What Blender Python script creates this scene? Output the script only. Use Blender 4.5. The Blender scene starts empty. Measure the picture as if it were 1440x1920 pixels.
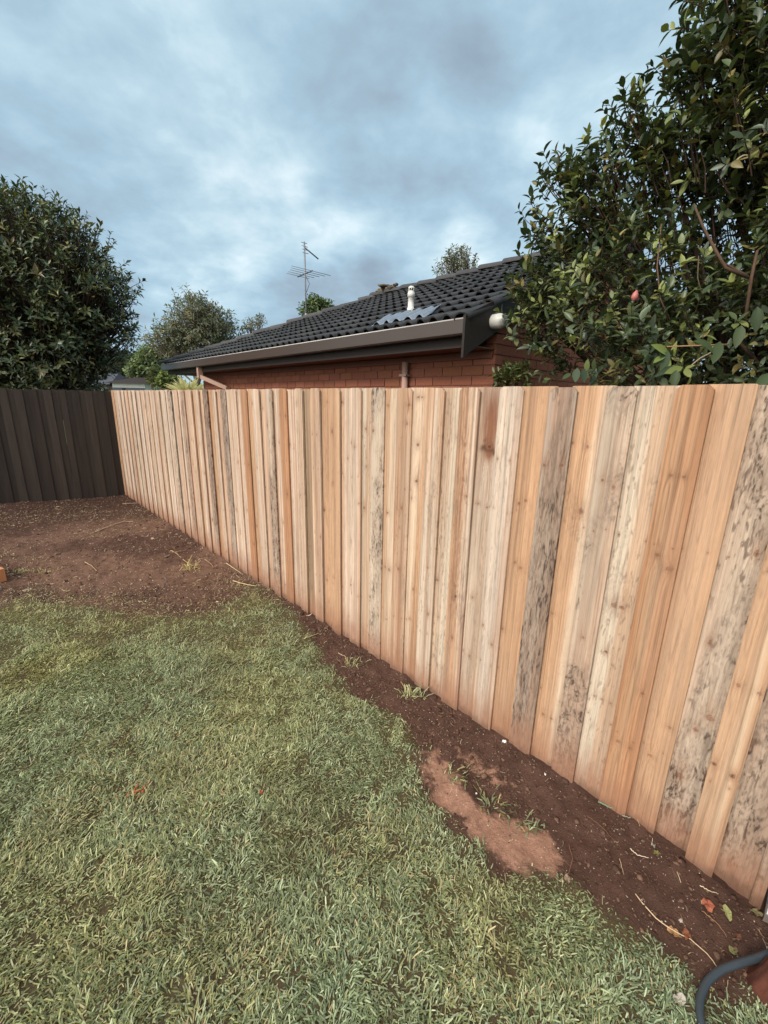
import bpy, math, random
import numpy as np
from mathutils import Vector, Matrix

random.seed(7)
rng = np.random.default_rng(11)
scene = bpy.context.scene
COL = scene.collection

# ------------------------------------------------------------------ camera, world, sun, exposure
EYE = 1.7
FPX, TILT, ROLL = 794.1, math.radians(14.756), math.radians(1.203)
cam_data = bpy.data.cameras.new("camera")
cam = bpy.data.objects.new("camera", cam_data)
COL.objects.link(cam)
cam_data.sensor_fit = 'VERTICAL'
cam_data.sensor_height = 36.0
cam_data.lens = FPX / 1920 * 36.0
cam_data.clip_start = 0.02
cam_data.clip_end = 3000
cam.location = (0, 0, EYE)
cam.rotation_euler = (Matrix.Rotation(math.pi / 2 - TILT, 3, 'X') @ Matrix.Rotation(ROLL, 3, 'Z')).to_euler()
scene.camera = cam

SUN_DIR = Vector((-0.70 * 0.80, -0.714 * 0.80, 0.60)).normalized()
SUN_EL = math.asin(SUN_DIR.z)
SUN_ROT = math.atan2(SUN_DIR.x, SUN_DIR.y)


def nn(nt, t, **kw):
    n = nt.nodes.new(t)
    for k, v in kw.items():
        if k.startswith('i_'):
            n.inputs[k[2:].replace('_', ' ')].default_value = v
        elif k.startswith('n_'):
            n.inputs[int(k[2:])].default_value = v
        else:
            setattr(n, k, v)
    return n


def math_n(nt, op, a, b=None, clamp=False):
    m = nt.nodes.new('ShaderNodeMath')
    m.operation = op
    m.use_clamp = clamp
    for i, v in enumerate((a, b)):
        if v is None:
            continue
        if isinstance(v, (int, float)):
            m.inputs[i].default_value = v
        else:
            nt.links.new(v, m.inputs[i])
    return m.outputs[0]


def mix_n(nt, fac, a, b, mode='MIX'):
    m = nt.nodes.new('ShaderNodeMix')
    m.data_type = 'RGBA'
    m.blend_type = mode
    for sock, v in ((m.inputs[0], fac), (m.inputs[6], a), (m.inputs[7], b)):
        if isinstance(v, (int, float)):
            sock.default_value = v
        elif isinstance(v, (tuple, list)):
            sock.default_value = tuple(v) + ((1,) if len(v) == 3 else ())
        else:
            nt.links.new(v, sock)
    return m.outputs[2]


def noise_n(nt, vec, scale, detail=4, rough=.55, dist=0.0):
    n = nn(nt, 'ShaderNodeTexNoise')
    n.inputs['Scale'].default_value = scale
    n.inputs['Detail'].default_value = detail
    n.inputs['Roughness'].default_value = rough
    n.inputs['Distortion'].default_value = dist
    if vec is not None:
        nt.links.new(vec, n.inputs['Vector'])
    return n.outputs['Fac']


def ramp_n(nt, fac, stops):
    r = nt.nodes.new('ShaderNodeValToRGB')
    el = r.color_ramp.elements
    while len(el) < len(stops):
        el.new(0.5)
    for e, (p, c) in zip(el, stops):
        e.position = p
        e.color = tuple(c) + ((1,) if len(c) == 3 else ())
    nt.links.new(fac, r.inputs[0])
    return r.outputs[0]


def lin(r, g, b, k=1.0):
    def f(c):
        c /= 255
        return k * (c / 12.92 if c <= .04045 else ((c + .055) / 1.055) ** 2.4)
    return (f(r), f(g), f(b))


world = bpy.data.worlds.new("World")
scene.world = world
world.use_nodes = True
wt = world.node_tree
wt.nodes.clear()
w_out = nn(wt, 'ShaderNodeOutputWorld')
w_bg = nn(wt, 'ShaderNodeBackground')
w_bg.inputs['Strength'].default_value = 0.1
sky = nn(wt, 'ShaderNodeTexSky', sky_type='NISHITA', sun_disc=False)
sky.sun_elevation = SUN_EL
sky.sun_rotation = SUN_ROT
tc = nn(wt, 'ShaderNodeTexCoord')
DIR = tc.outputs['Generated']
sep = nn(wt, 'ShaderNodeSeparateXYZ')
wt.links.new(DIR, sep.inputs[0])
den = math_n(wt, 'ADD', math_n(wt, 'MAXIMUM', sep.outputs[2], 0.0), 0.30)
cx = math_n(wt, 'DIVIDE', sep.outputs[0], den)
cy = math_n(wt, 'DIVIDE', sep.outputs[1], den)
cmb = nn(wt, 'ShaderNodeCombineXYZ')
wt.links.new(cx, cmb.inputs[0])
wt.links.new(cy, cmb.inputs[1])
cmb.inputs[2].default_value = 3.7


def spot(px_dir, power):
    d = nn(wt, 'ShaderNodeVectorMath', operation='DOT_PRODUCT')
    wt.links.new(DIR, d.inputs[0])
    d.inputs[1].default_value = px_dir
    return math_n(wt, 'POWER', math_n(wt, 'MAXIMUM', d.outputs['Value'], 0.0), power)


def sight(px, py):
    """direction of a pixel of the photograph (1440 x 1920), with y forward = horizontal depth"""
    c, s = math.cos(ROLL), math.sin(ROLL)
    dx, dy = px - 720, py - 960
    u, v = dx * c + dy * s, -dx * s + dy * c
    x, up = u / FPX, -v / FPX
    return np.array([x, math.cos(TILT) + up * math.sin(TILT), -math.sin(TILT) + up * math.cos(TILT)])


def udir(px, py):
    d = sight(px, py)
    return tuple(d / np.linalg.norm(d))


big = noise_n(wt, cmb.outputs[0], 1.15, 3, .5, .25)
med = noise_n(wt, cmb.outputs[0], 3.1, 6, .5, .25)
fine = noise_n(wt, cmb.outputs[0], 7.5, 6, .55, .15)
cl = math_n(wt, 'ADD', math_n(wt, 'MULTIPLY', big, .40), math_n(wt, 'MULTIPLY', med, .38))
cl = math_n(wt, 'ADD', cl, math_n(wt, 'MULTIPLY', fine, .22))
# thin and thick places of the cloud deck
for px, py, pw, k in ((640, 425, 900, .13), (600, 470, 1500, .05), (690, 395, 1800, .06), (540, 400, 300, .05), (1000, 280, 1500, .08), (870, 470, 700, .12),
                      (330, 560, 260, .10), (900, 90, 45, .05), (300, 120, 60, .05), (430, 500, 500, .07),
                      (180, 380, 90, -.07), (850, 330, 120, -.06), (620, 90, 90, -.05), (560, 560, 700, -.06), (700, 500, 1500, -.09)):
    cl = math_n(wt, 'ADD', cl, math_n(wt, 'MULTIPLY', math_n(wt, 'MULTIPLY', spot(udir(px, py), pw), med), 2 * k))
CLOUD = [(.35, lin(130, 150, 166)), (.44, lin(146, 169, 186)), (.51, lin(158, 189, 207)), (.58, lin(180, 209, 223)), (.68, lin(222, 240, 246))]
deck = ramp_n(wt, cl, CLOUD)
warm = noise_n(wt, cmb.outputs[0], .9, 2, .5)
deck = mix_n(wt, math_n(wt, 'MULTIPLY', warm, .24), deck, lin(170, 180, 190))
SKY_K = 7.4
deck10 = mix_n(wt, 1.0, deck, (SKY_K,) * 3, 'MULTIPLY')
blend = mix_n(wt, .93, sky.outputs[0], deck10)
# the cloud around the hidden sun is brighter
glow = math_n(wt, 'MULTIPLY', spot(tuple(SUN_DIR), 3.0), 15.0)
gcol = mix_n(wt, 1.0, (1.0, .93, .84), glow, 'MULTIPLY')
tot = mix_n(wt, 1.0, blend, gcol, 'ADD')
# below the horizon: dull ground light
grd = math_n(wt, 'GREATER_THAN', sep.outputs[2], -0.02)
tot = mix_n(wt, grd, (1.2, 1.25, 1.1), tot)
wt.links.new(tot, w_bg.inputs['Color'])
wt.links.new(w_bg.outputs[0], w_out.inputs[0])

sun_data = bpy.data.lights.new("sun", 'SUN')
sun_data.energy = 1.5
sun_data.angle = math.radians(11)
sun_data.color = (1.0, .92, .82)
sun = bpy.data.objects.new("sun", sun_data)
COL.objects.link(sun)
sun.rotation_euler = SUN_DIR.to_track_quat('Z', 'Y').to_euler()
sun.location = (-6, -3, 9)

scene.view_settings.view_transform = 'Standard'
scene.view_settings.look = 'None'
scene.view_settings.gamma = 1
scene.view_settings.exposure = 0.72

# ------------------------------------------------------------------ frames of the place
def frame(az):
    a = np.array([math.sin(az), math.cos(az)])
    return a, np.array([a[1], -a[0]])


FA, FN = frame(math.radians(-43.851))       # new fence: along (to the far corner), away from the lawn
HA, HN = frame(math.radians(-42.435))       # neighbour's house
F_D = 1.718                                 # distance of the new fence from the camera
F_S1 = 8.303                                # far corner
FENCE_H = 1.768


def fence_pt(s, n=F_D):
    return FN * n + FA * s


def ground_px(px, py, z=0.0):
    d = sight(px, py)
    return (d * (z - EYE) / d[2])[:2]


def at_depth(px, py, Y):
    d = sight(px, py)
    return d / d[1] * Y + np.array([0, 0, EYE])


def px_to_s(px, py=735):
    d = sight(px, py)
    t = F_D / (d[:2] @ FN)
    return t * (d[:2] @ FA)


# ------------------------------------------------------------------ noise
def _hash(xi, yi, seed):
    h = (xi.astype(np.uint32) * np.uint32(374761393) + yi.astype(np.uint32) * np.uint32(668265263) + np.uint32((seed * 1274126177) & 0xffffffff))
    h = (h ^ (h >> np.uint32(13))) * np.uint32(1274126177)
    h = h ^ (h >> np.uint32(16))
    return (h & np.uint32(0xffffff)).astype(np.float64) / 0xffffff


def vnoise(x, y, seed=0):
    x = np.asarray(x, float)
    y = np.asarray(y, float)
    x, y = np.broadcast_arrays(x, y)
    xf, yf = np.floor(x), np.floor(y)
    xi, yi = xf.astype(np.int64), yf.astype(np.int64)
    tx, ty = x - xf, y - yf
    tx = tx * tx * (3 - 2 * tx)
    ty = ty * ty * (3 - 2 * ty)
    with np.errstate(over='ignore'):
        a = _hash(xi, yi, seed)
        b = _hash(xi + 1, yi, seed)
        c = _hash(xi, yi + 1, seed)
        d = _hash(xi + 1, yi + 1, seed)
    return (a * (1 - tx) + b * tx) * (1 - ty) + (c * (1 - tx) + d * tx) * ty


def fbm(x, y, seed=0, oct=4):
    t, amp, tot = 0, 1.0, 0
    for i in range(oct):
        t = t + amp * vnoise(x * 2 ** i + 17.3 * i, y * 2 ** i + 9.1 * i, seed + i * 31)
        tot += amp
        amp *= .5
    return t / tot


def sstep(a, b, x):
    t = np.clip((x - a) / (b - a), 0, 1)
    return t * t * (3 - 2 * t)


def lerp(a, b, t):
    return a + (b - a) * t


# ------------------------------------------------------------------ object helpers
def mesh_np(name, V, faces, mat=None, parent=None, col=None, smooth=False, extra=None, mats=None, midx=None):
    """faces: list of int arrays (n,k) or one such array; col: per-vertex colour"""
    if not isinstance(faces, (list, tuple)):
        faces = [faces]
    faces = [np.asarray(f, np.int32) for f in faces if len(f)]
    me = bpy.data.meshes.new(name)
    V = np.asarray(V, np.float32)
    me.vertices.add(len(V))
    me.vertices.foreach_set('co', V.ravel())
    loops = np.concatenate([f.ravel() for f in faces])
    tot = np.concatenate([np.full(len(f), f.shape[1], np.int32) for f in faces])
    start = np.concatenate([[0], np.cumsum(tot)[:-1]]).astype(np.int32)
    me.loops.add(len(loops))
    me.loops.foreach_set('vertex_index', loops)
    me.polygons.add(len(tot))
    me.polygons.foreach_set('loop_start', start)
    me.polygons.foreach_set('loop_total', tot)
    me.polygons.foreach_set('use_smooth', np.full(len(tot), bool(smooth)))
    if mats:
        for m in mats:
            me.materials.append(m)
        me.polygons.foreach_set('material_index', np.asarray(midx, np.int32))
    elif mat:
        me.materials.append(mat)
    if col is not None:
        ca = me.attributes.new('col', 'FLOAT_COLOR', 'POINT')
        c4 = np.ones((len(V), 4), np.float32)
        c4[:, :3] = col
        ca.data.foreach_set('color', c4.ravel())
    if extra:
        for k, v in extra.items():
            at = me.attributes.new(k, 'FLOAT', 'POINT')
            at.data.foreach_set('value', np.asarray(v, np.float32))
    me.update(calc_edges=True)
    me.validate()
    o = bpy.data.objects.new(name, me)
    COL.objects.link(o)
    if parent is not None:
        o.parent = parent
    return o


def tag(o, label=None, cat=None, group=None, kind=None):
    if label:
        o['label'] = label
    if cat:
        o['category'] = cat
    if group:
        o['group'] = group
    if kind:
        o['kind'] = kind
    return o


def thing(name, label, cat, loc=(0, 0, 0), rz=0.0, group=None):
    o = bpy.data.objects.new(name, None)
    o.empty_display_size = .1
    COL.objects.link(o)
    o.location = loc
    o.rotation_euler = (0, 0, rz)
    return tag(o, label, cat, group)


class MB:
    """collects boxes, tubes and polygons into one mesh"""

    def __init__(s):
        s.v, s.q, s.t, s.c, s.n = [], [], [], [], 0

    def add(s, V, quads=None, tris=None, col=(1, 1, 1)):
        V = np.asarray(V, float).reshape(-1, 3)
        if quads is not None and len(quads):
            s.q.append(np.asarray(quads, int).reshape(-1, 4) + s.n)
        if tris is not None and len(tris):
            s.t.append(np.asarray(tris, int).reshape(-1, 3) + s.n)
        s.v.append(V)
        c = np.asarray(col, float)
        s.c.append(np.broadcast_to(c, (len(V), 3)) if c.ndim == 1 else c)
        s.n += len(V)

    def box(s, lo, hi, col=(1, 1, 1), R=None, t=None):
        x0, y0, z0 = lo
        x1, y1, z1 = hi
        V = np.array([(x0, y0, z0), (x1, y0, z0), (x1, y1, z0), (x0, y1, z0), (x0, y0, z1), (x1, y0, z1), (x1, y1, z1), (x0, y1, z1)], float)
        if R is not None:
            V = V @ np.asarray(R).T
        if t is not None:
            V = V + t
        s.add(V, [(0, 3, 2, 1), (4, 5, 6, 7), (0, 1, 5, 4), (1, 2, 6, 5), (2, 3, 7, 6), (3, 0, 4, 7)], col=col)

    def tube(s, pts, rad, sides=8, col=(1, 1, 1), cap=True):
        P = np.asarray(pts, float)
        r = np.broadcast_to(np.asarray(rad, float), (len(P),))
        T = np.gradient(P, axis=0)
        T /= np.linalg.norm(T, axis=1, keepdims=True) + 1e-9
        ref = np.array([0.31, 0.17, .93])
        if abs(T[0] @ ref) > .9:
            ref = np.array([.9, .3, .1])
        N = np.cross(T, ref)
        N /= np.linalg.norm(N, axis=1, keepdims=True) + 1e-9
        B = np.cross(T, N)
        a = np.arange(sides) * 2 * math.pi / sides
        V = P[:, None] + r[:, None, None] * (np.cos(a)[None, :, None] * N[:, None] + np.sin(a)[None, :, None] * B[:, None])
        m = len(P)
        i, j = np.meshgrid(np.arange(m - 1), np.arange(sides), indexing='ij')
        q = np.stack([i * sides + j, i * sides + (j + 1) % sides, (i + 1) * sides + (j + 1) % sides, (i + 1) * sides + j], -1).reshape(-1, 4)
        V = V.reshape(-1, 3)
        tr = []
        if cap:
            V = np.vstack([V, P[0], P[-1]])
            k = m * sides
            for jj in range(sides):
                tr.append((k, (jj + 1) % sides, jj))
                tr.append((k + 1, (m - 1) * sides + jj, (m - 1) * sides + (jj + 1) % sides))
        s.add(V, q, tr, col)

    def prism(s, poly, axis, a, b, col=(1, 1, 1)):
        """closed polygon extruded from a to b along axis 0/1/2; convex-ish polygon is fan-filled"""
        poly = np.asarray(poly, float)
        k = len(poly)
        others = [i for i in range(3) if i != axis]
        V = np.zeros((2 * k, 3))
        for h, val in ((0, a), (1, b)):
            V[h * k:(h + 1) * k, others[0]] = poly[:, 0]
            V[h * k:(h + 1) * k, others[1]] = poly[:, 1]
            V[h * k:(h + 1) * k, axis] = val
        q = [(i, (i + 1) % k, k + (i + 1) % k, k + i) for i in range(k)]
        tr = [(0, i + 1, i) for i in range(1, k - 1)] + [(k, k + i, k + i + 1) for i in range(1, k - 1)]
        s.add(V, q, tr, col)

    def lathe(s, prof, centre, sides=20, col=(1, 1, 1), R=None):
        """profile (r, h) turned about the z axis (or about R @ z)"""
        prof = np.asarray(prof, float)
        a = np.arange(sides) * 2 * math.pi / sides
        V = np.stack([prof[:, None, 0] * np.cos(a), prof[:, None, 0] * np.sin(a), np.broadcast_to(prof[:, None, 1], (len(prof), sides))], -1).reshape(-1, 3)
        if R is not None:
            V = V @ np.asarray(R).T
        m = len(prof)
        i, j = np.meshgrid(np.arange(m - 1), np.arange(sides), indexing='ij')
        q = np.stack([i * sides + j, i * sides + (j + 1) % sides, (i + 1) * sides + (j + 1) % sides, (i + 1) * sides + j], -1).reshape(-1, 4)
        s.add(V + np.asarray(centre), q, None, col)

    def build(s, name, mat, parent=None, smooth=False):
        V = np.vstack(s.v)
        fs = []
        if s.q:
            fs.append(np.vstack(s.q))
        if s.t:
            fs.append(np.vstack(s.t))
        return mesh_np(name, V, fs, mat, parent, np.vstack(s.c), smooth)


# ------------------------------------------------------------------ materials
def mat_new(name):
    m = bpy.data.materials.new(name)
    m.use_nodes = True
    nt = m.node_tree
    nt.nodes.clear()
    out = nn(nt, 'ShaderNodeOutputMaterial')
    bs = nn(nt, 'ShaderNodeBsdfPrincipled')
    nt.links.new(bs.outputs[0], out.inputs[0])
    return m, nt, bs, out


def objco(nt):
    return nn(nt, 'ShaderNodeTexCoord').outputs['Object']


def scaled(nt, vec, sc):
    mp = nn(nt, 'ShaderNodeMapping')
    mp.inputs['Scale'].default_value = sc
    nt.links.new(vec, mp.inputs[0])
    return mp.outputs[0]


def attr(nt, name='col'):
    return nn(nt, 'ShaderNodeAttribute', attribute_name=name).outputs['Color']


def bump(nt, bs, h, dist=.002, strength=1.0):
    b = nn(nt, 'ShaderNodeBump')
    b.inputs['Distance'].default_value = dist
    b.inputs['Strength'].default_value = strength
    nt.links.new(h, b.inputs['Height'])
    nt.links.new(b.outputs[0], bs.inputs['Normal'])


def mat_col(name, rough=.7, var=.25, scale=30, spec=.3, bump_d=0.0, stretch=(1, 1, 1)):
    """colour attribute times a fine procedural mottling"""
    m, nt, bs, out = mat_new(name)
    v = scaled(nt, objco(nt), stretch)
    n = noise_n(nt, v, scale, 5, .6)
    f = math_n(nt, 'ADD', math_n(nt, 'MULTIPLY', n, 2 * var), 1 - var)
    c = mix_n(nt, 1.0, attr(nt), f, 'MULTIPLY')
    nt.links.new(c, bs.inputs['Base Color'])
    bs.inputs['Roughness'].default_value = rough
    bs.inputs['Specular IOR Level'].default_value = spec
    if bump_d:
        bump(nt, bs, n, bump_d)
    return m


def mat_leaf(name, rough=.38, trans=.22, spec=.5):
    m, nt, bs, out = mat_new(name)
    c = attr(nt)
    nt.links.new(c, bs.inputs['Base Color'])
    bs.inputs['Roughness'].default_value = rough
    bs.inputs['Specular IOR Level'].default_value = spec
    tr = nn(nt, 'ShaderNodeBsdfTranslucent')
    nt.links.new(mix_n(nt, 1.0, c, (1.25, 1.3, .7), 'MULTIPLY'), tr.inputs[0])
    mx = nn(nt, 'ShaderNodeMixShader')
    mx.inputs[0].default_value = trans
    nt.links.new(bs.outputs[0], mx.inputs[1])
    nt.links.new(tr.outputs[0], mx.inputs[2])
    nt.links.new(mx.outputs[0], out.inputs[0])
    return m


def mat_wood():
    m, nt, bs, out = mat_new("pine_wood")
    oc = objco(nt)
    rnd = nn(nt, 'ShaderNodeObjectInfo').outputs['Random']
    off = nn(nt, 'ShaderNodeCombineXYZ')
    nt.links.new(math_n(nt, 'MULTIPLY', rnd, 57.0), off.inputs[0])
    nt.links.new(math_n(nt, 'MULTIPLY', rnd, 23.0), off.inputs[2])
    ad = nn(nt, 'ShaderNodeVectorMath', operation='ADD')
    nt.links.new(oc, ad.inputs[0])
    nt.links.new(off.outputs[0], ad.inputs[1])
    g1 = noise_n(nt, scaled(nt, ad.outputs[0], (420, 60, 5)), 1.0, 4, .6)
    g2 = noise_n(nt, scaled(nt, ad.outputs[0], (900, 200, 40)), 1.0, 3, .6)
    f = math_n(nt, 'ADD', math_n(nt, 'MULTIPLY', g1, .42), math_n(nt, 'MULTIPLY', g2, .30))
    f = math_n(nt, 'ADD', f, .62)
    c = mix_n(nt, 1.0, attr(nt), f, 'MULTIPLY')
    nt.links.new(c, bs.inputs['Base Color'])
    g3 = noise_n(nt, scaled(nt, ad.outputs[0], (150, 40, 1.6)), 1.0, 6, .62, .6)
    mr = nn(nt, 'ShaderNodeMapRange')
    mr.inputs[1].default_value, mr.inputs[2].default_value = .55, .68
    mr.inputs[3].default_value, mr.inputs[4].default_value = 1.0, .70
    nt.links.new(g3, mr.inputs[0])
    c = mix_n(nt, 1.0, c, mr.outputs[0], 'MULTIPLY')
    nt.links.new(c, bs.inputs['Base Color'])
    bs.inputs['Roughness'].default_value = .72
    bs.inputs['Specular IOR Level'].default_value = .22
    bump(nt, bs, math_n(nt, 'ADD', g1, math_n(nt, 'MULTIPLY', g2, .7)), .0012, .7)
    return m


M_wood = mat_wood()
M_dark = mat_col("painted_timber", .66, .55, 5, .25, .001, (5, 5, .35))
M_leaf = mat_leaf("glossy_leaf", .40, .16, .45)
M_leaf2 = mat_leaf("soft_leaf", .55, .2, .28)
M_gum = mat_leaf("dull_leaf", .55, .3, .3)
M_grass = mat_leaf("grass_blade", .5, .3, .35)
M_bark = mat_col("bark", .85, .45, 60, .2, .003, (1, 1, .4))
M_litter = mat_col("dry_litter", .8, .2, 80, .2)
M_clod = mat_col("soil_lump", .95, .35, 120, .1, .002)
M_brick = mat_col("brick_clay", .85, .28, 55, .2, .002)
M_mortar = mat_col("mortar", .95, .25, 150, .1, .002)
M_tile = mat_col("roof_tile", .58, .5, 14, .35, .001)
M_metal = mat_col("painted_metal", .34, .08, 5, .5)
M_pvc = mat_col("pvc", .38, .12, 9, .5)
M_plain = mat_col("painted_board", .6, .15, 12, .35, .0005)
M_alu = mat_col("dull_aluminium", .4, .1, 9, .6)
M_hose = mat_col("hose_rubber", .42, .18, 30, .45)
M_mould = mat_col("weathered_board", .7, .5, 18, .3, .001)
M_lead = mat_col("grey_flashing", .5, .3, 16, .4, .002)

# ------------------------------------------------------------------ ground
GRASS_PX = [(0, 1140), (35, 1124), (80, 1130), (150, 1137), (250, 1152), (330, 1156), (400, 1146), (450, 1122), (482, 1100), (520, 1128), (560, 1158),
            (590, 1180), (606, 1235), (648, 1292), (700, 1322), (742, 1345), (788, 1400), (776, 1442), (800, 1492), (850, 1537), (878, 1592),
            (948, 1640), (1050, 1652), (1110, 1684), (1178, 1742), (1280, 1797), (1318, 1850), (1440, 1862)]
SAND_PX = [(795, 1422), (818, 1412), (850, 1440), (868, 1472), (920, 1512), (985, 1548), (1042, 1592), (1052, 1632), (1000, 1646), (940, 1630),
           (890, 1590), (860, 1530), (815, 1500), (792, 1452)]
G = [ground_px(*p) for p in GRASS_PX]
left_dir = (G[0] - G[4]) / np.linalg.norm(G[0] - G[4])
GRASS = np.array([G[0] + left_dir * 5.5] + G + [np.array([2.6, .55]), np.array([2.6, -3.5]), np.array([-10., -3.5])])
SAND = np.array([ground_px(*p) for p in SAND_PX])
LIGHT1 = np.array([ground_px(*p) for p in [(800, 1372), (840, 1378), (890, 1412), (960, 1470), (985, 1500), (940, 1492), (880, 1448), (820, 1405)]])
CORNER = fence_pt(F_S1)
DK = math.radians(8)
DW = -FN * math.cos(DK) + FA * math.sin(DK)          # old dark fence runs this way from the corner
DN = np.array([-DW[1], DW[0]])
if DN @ FA < 0:
    DN = -DN


def poly_sd(P, poly):
    """signed distance, positive inside"""
    P = np.asarray(P, float)
    d = np.full(len(P), 1e9)
    ins = np.zeros(len(P), bool)
    for i in range(len(poly)):
        a, b = poly[i], poly[(i + 1) % len(poly)]
        e = b - a
        w = P - a
        t = np.clip((w @ e) / (e @ e + 1e-12), 0, 1)
        d = np.minimum(d, np.hypot(*(w - t[:, None] * e).T))
        cond = (a[1] > P[:, 1]) != (b[1] > P[:, 1])
        ins ^= cond & (P[:, 0] < (b[0] - a[0]) * (P[:, 1] - a[1]) / (b[1] - a[1] + 1e-12) + a[0])
    return np.where(ins, d, -d)


def grass_mask(P):
    sd = poly_sd(P, GRASS)
    n = fbm(P[:, 0] * 7, P[:, 1] * 7, 3, 4) - .5
    return sd + n * .16


def ground_z(P, detail=True, gm=None):
    P = np.asarray(P, float).reshape(-1, 2)
    s = P @ FA
    n = P @ FN
    dd = (P - CORNER) @ DW
    dperp = -(P - CORNER) @ DN
    near = np.exp(-np.clip(np.abs(dperp), 0, 9) ** 2 / 1.3)
    z = .07 * sstep(.2, 1.7, dd) * near
    z = z + .0009 * np.clip(s - 4, -5, 5) ** 2 * sstep(-.3, .35, s) * np.exp(-(np.clip(np.abs(n - F_D), 0, 9) / .8) ** 2)
    if detail:
        gm = grass_mask(P) if gm is None else gm
        g = sstep(-.05, .1, gm)
        dirt = 1 - g
        far = np.exp(-(np.hypot(P[:, 0], P[:, 1] - 2) / 9) ** 4)
        z = z + far * (.02 * g + .025 * (fbm(P[:, 0] * 1.6, P[:, 1] * 1.6, 5, 3) - .5) + dirt * (.035 * (fbm(P[:, 0] * 6, P[:, 1] * 6, 8, 4) - .5) + .026 * (fbm(P[:, 0] * 26, P[:, 1] * 26, 9, 3) - .5)))
        # little bank of soil pushed up against the palings
        z = z + .014 * np.exp(-np.clip(F_D - n, 0, 5) / .07) * (.4 + fbm(s * 5, n * 5, 4, 2)) * (n < F_D + .3) * sstep(-.25, .3, s)
        z = z - .018 * sstep(.12, -.2, s) * np.exp(-(np.clip(np.abs(n - F_D), 0, 9) / .25) ** 2)
    return z


def gaxis(lo, hi, step, far):
    core = np.arange(lo, hi, step)
    ext = []
    d, x = step, hi
    while x < far:
        ext.append(x)
        d *= 1.25
        x += d
    neg = []
    d, x = step, lo - step
    while x > -far:
        neg.append(x)
        d *= 1.25
        x -= d
    return np.concatenate([neg[::-1], core, ext])


gx, gy = gaxis(-6.4, 2.2, .017, 900), gaxis(.4, 8.2, .017, 900)
XX, YY = np.meshgrid(gx, gy, indexing='ij')
GP = np.stack([XX.ravel(), YY.ravel()], 1)
core = (GP[:, 0] > -8) & (GP[:, 0] < 4) & (GP[:, 1] > -4) & (GP[:, 1] < 10)
gmask = np.full(len(GP), -1.)
gmask[core] = grass_mask(GP[core])
gz = np.zeros(len(GP))
gz[core] = ground_z(GP[core], True, gmask[core])
gz[~core] = -.02
SOIL, SOIL2, SANDC = np.array(lin(80, 57, 48)), np.array(lin(112, 84, 69)), np.array(lin(152, 114, 94))
THATCH = np.array(lin(88, 76, 54))
pn = fbm(GP[:, 0] * 1.3, GP[:, 1] * 1.3, 30, 4)
fn = fbm(GP[:, 0] * 16, GP[:, 1] * 16, 31, 4)
sfar = GP @ FA
openness = sstep(.42, .66, pn) * sstep(3.0, 4.4, sfar) * sstep(7.6, 6.3, sfar)      # drier, paler earth in the open part of the bed
gc = lerp(SOIL, SOIL2, np.clip(.25 * fn + openness, 0, 1)[:, None])
sand_sd = np.full(len(GP), -1.)
sand_sd[core] = poly_sd(GP[core], SAND) + .12 * (fbm(GP[core][:, 0] * 9, GP[core][:, 1] * 9, 21, 4) - .5)
l1 = np.full(len(GP), -1.)
l1[core] = poly_sd(GP[core], LIGHT1) - .015 + .12 * (fbm(GP[core][:, 0] * 9, GP[core][:, 1] * 9, 22, 4) - .5)
sand_sd = np.maximum(sand_sd, l1 - .02)
gc = lerp(gc, THATCH, sstep(-.02, .06, gmask)[:, None])
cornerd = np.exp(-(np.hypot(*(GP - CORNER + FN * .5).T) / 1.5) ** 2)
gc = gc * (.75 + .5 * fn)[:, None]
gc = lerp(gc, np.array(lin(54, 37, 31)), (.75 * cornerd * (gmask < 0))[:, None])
far_g = ~core
gc[far_g] = lin(84, 92, 58)
nx, ny = len(gx), len(gy)
i, j = np.meshgrid(np.arange(nx - 1), np.arange(ny - 1), indexing='ij')
gq = np.stack([i * ny + j, (i + 1) * ny + j, (i + 1) * ny + j + 1, i * ny + j + 1], -1).reshape(-1, 4)


SANDC_RGB = lin(172, 130, 108)


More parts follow.
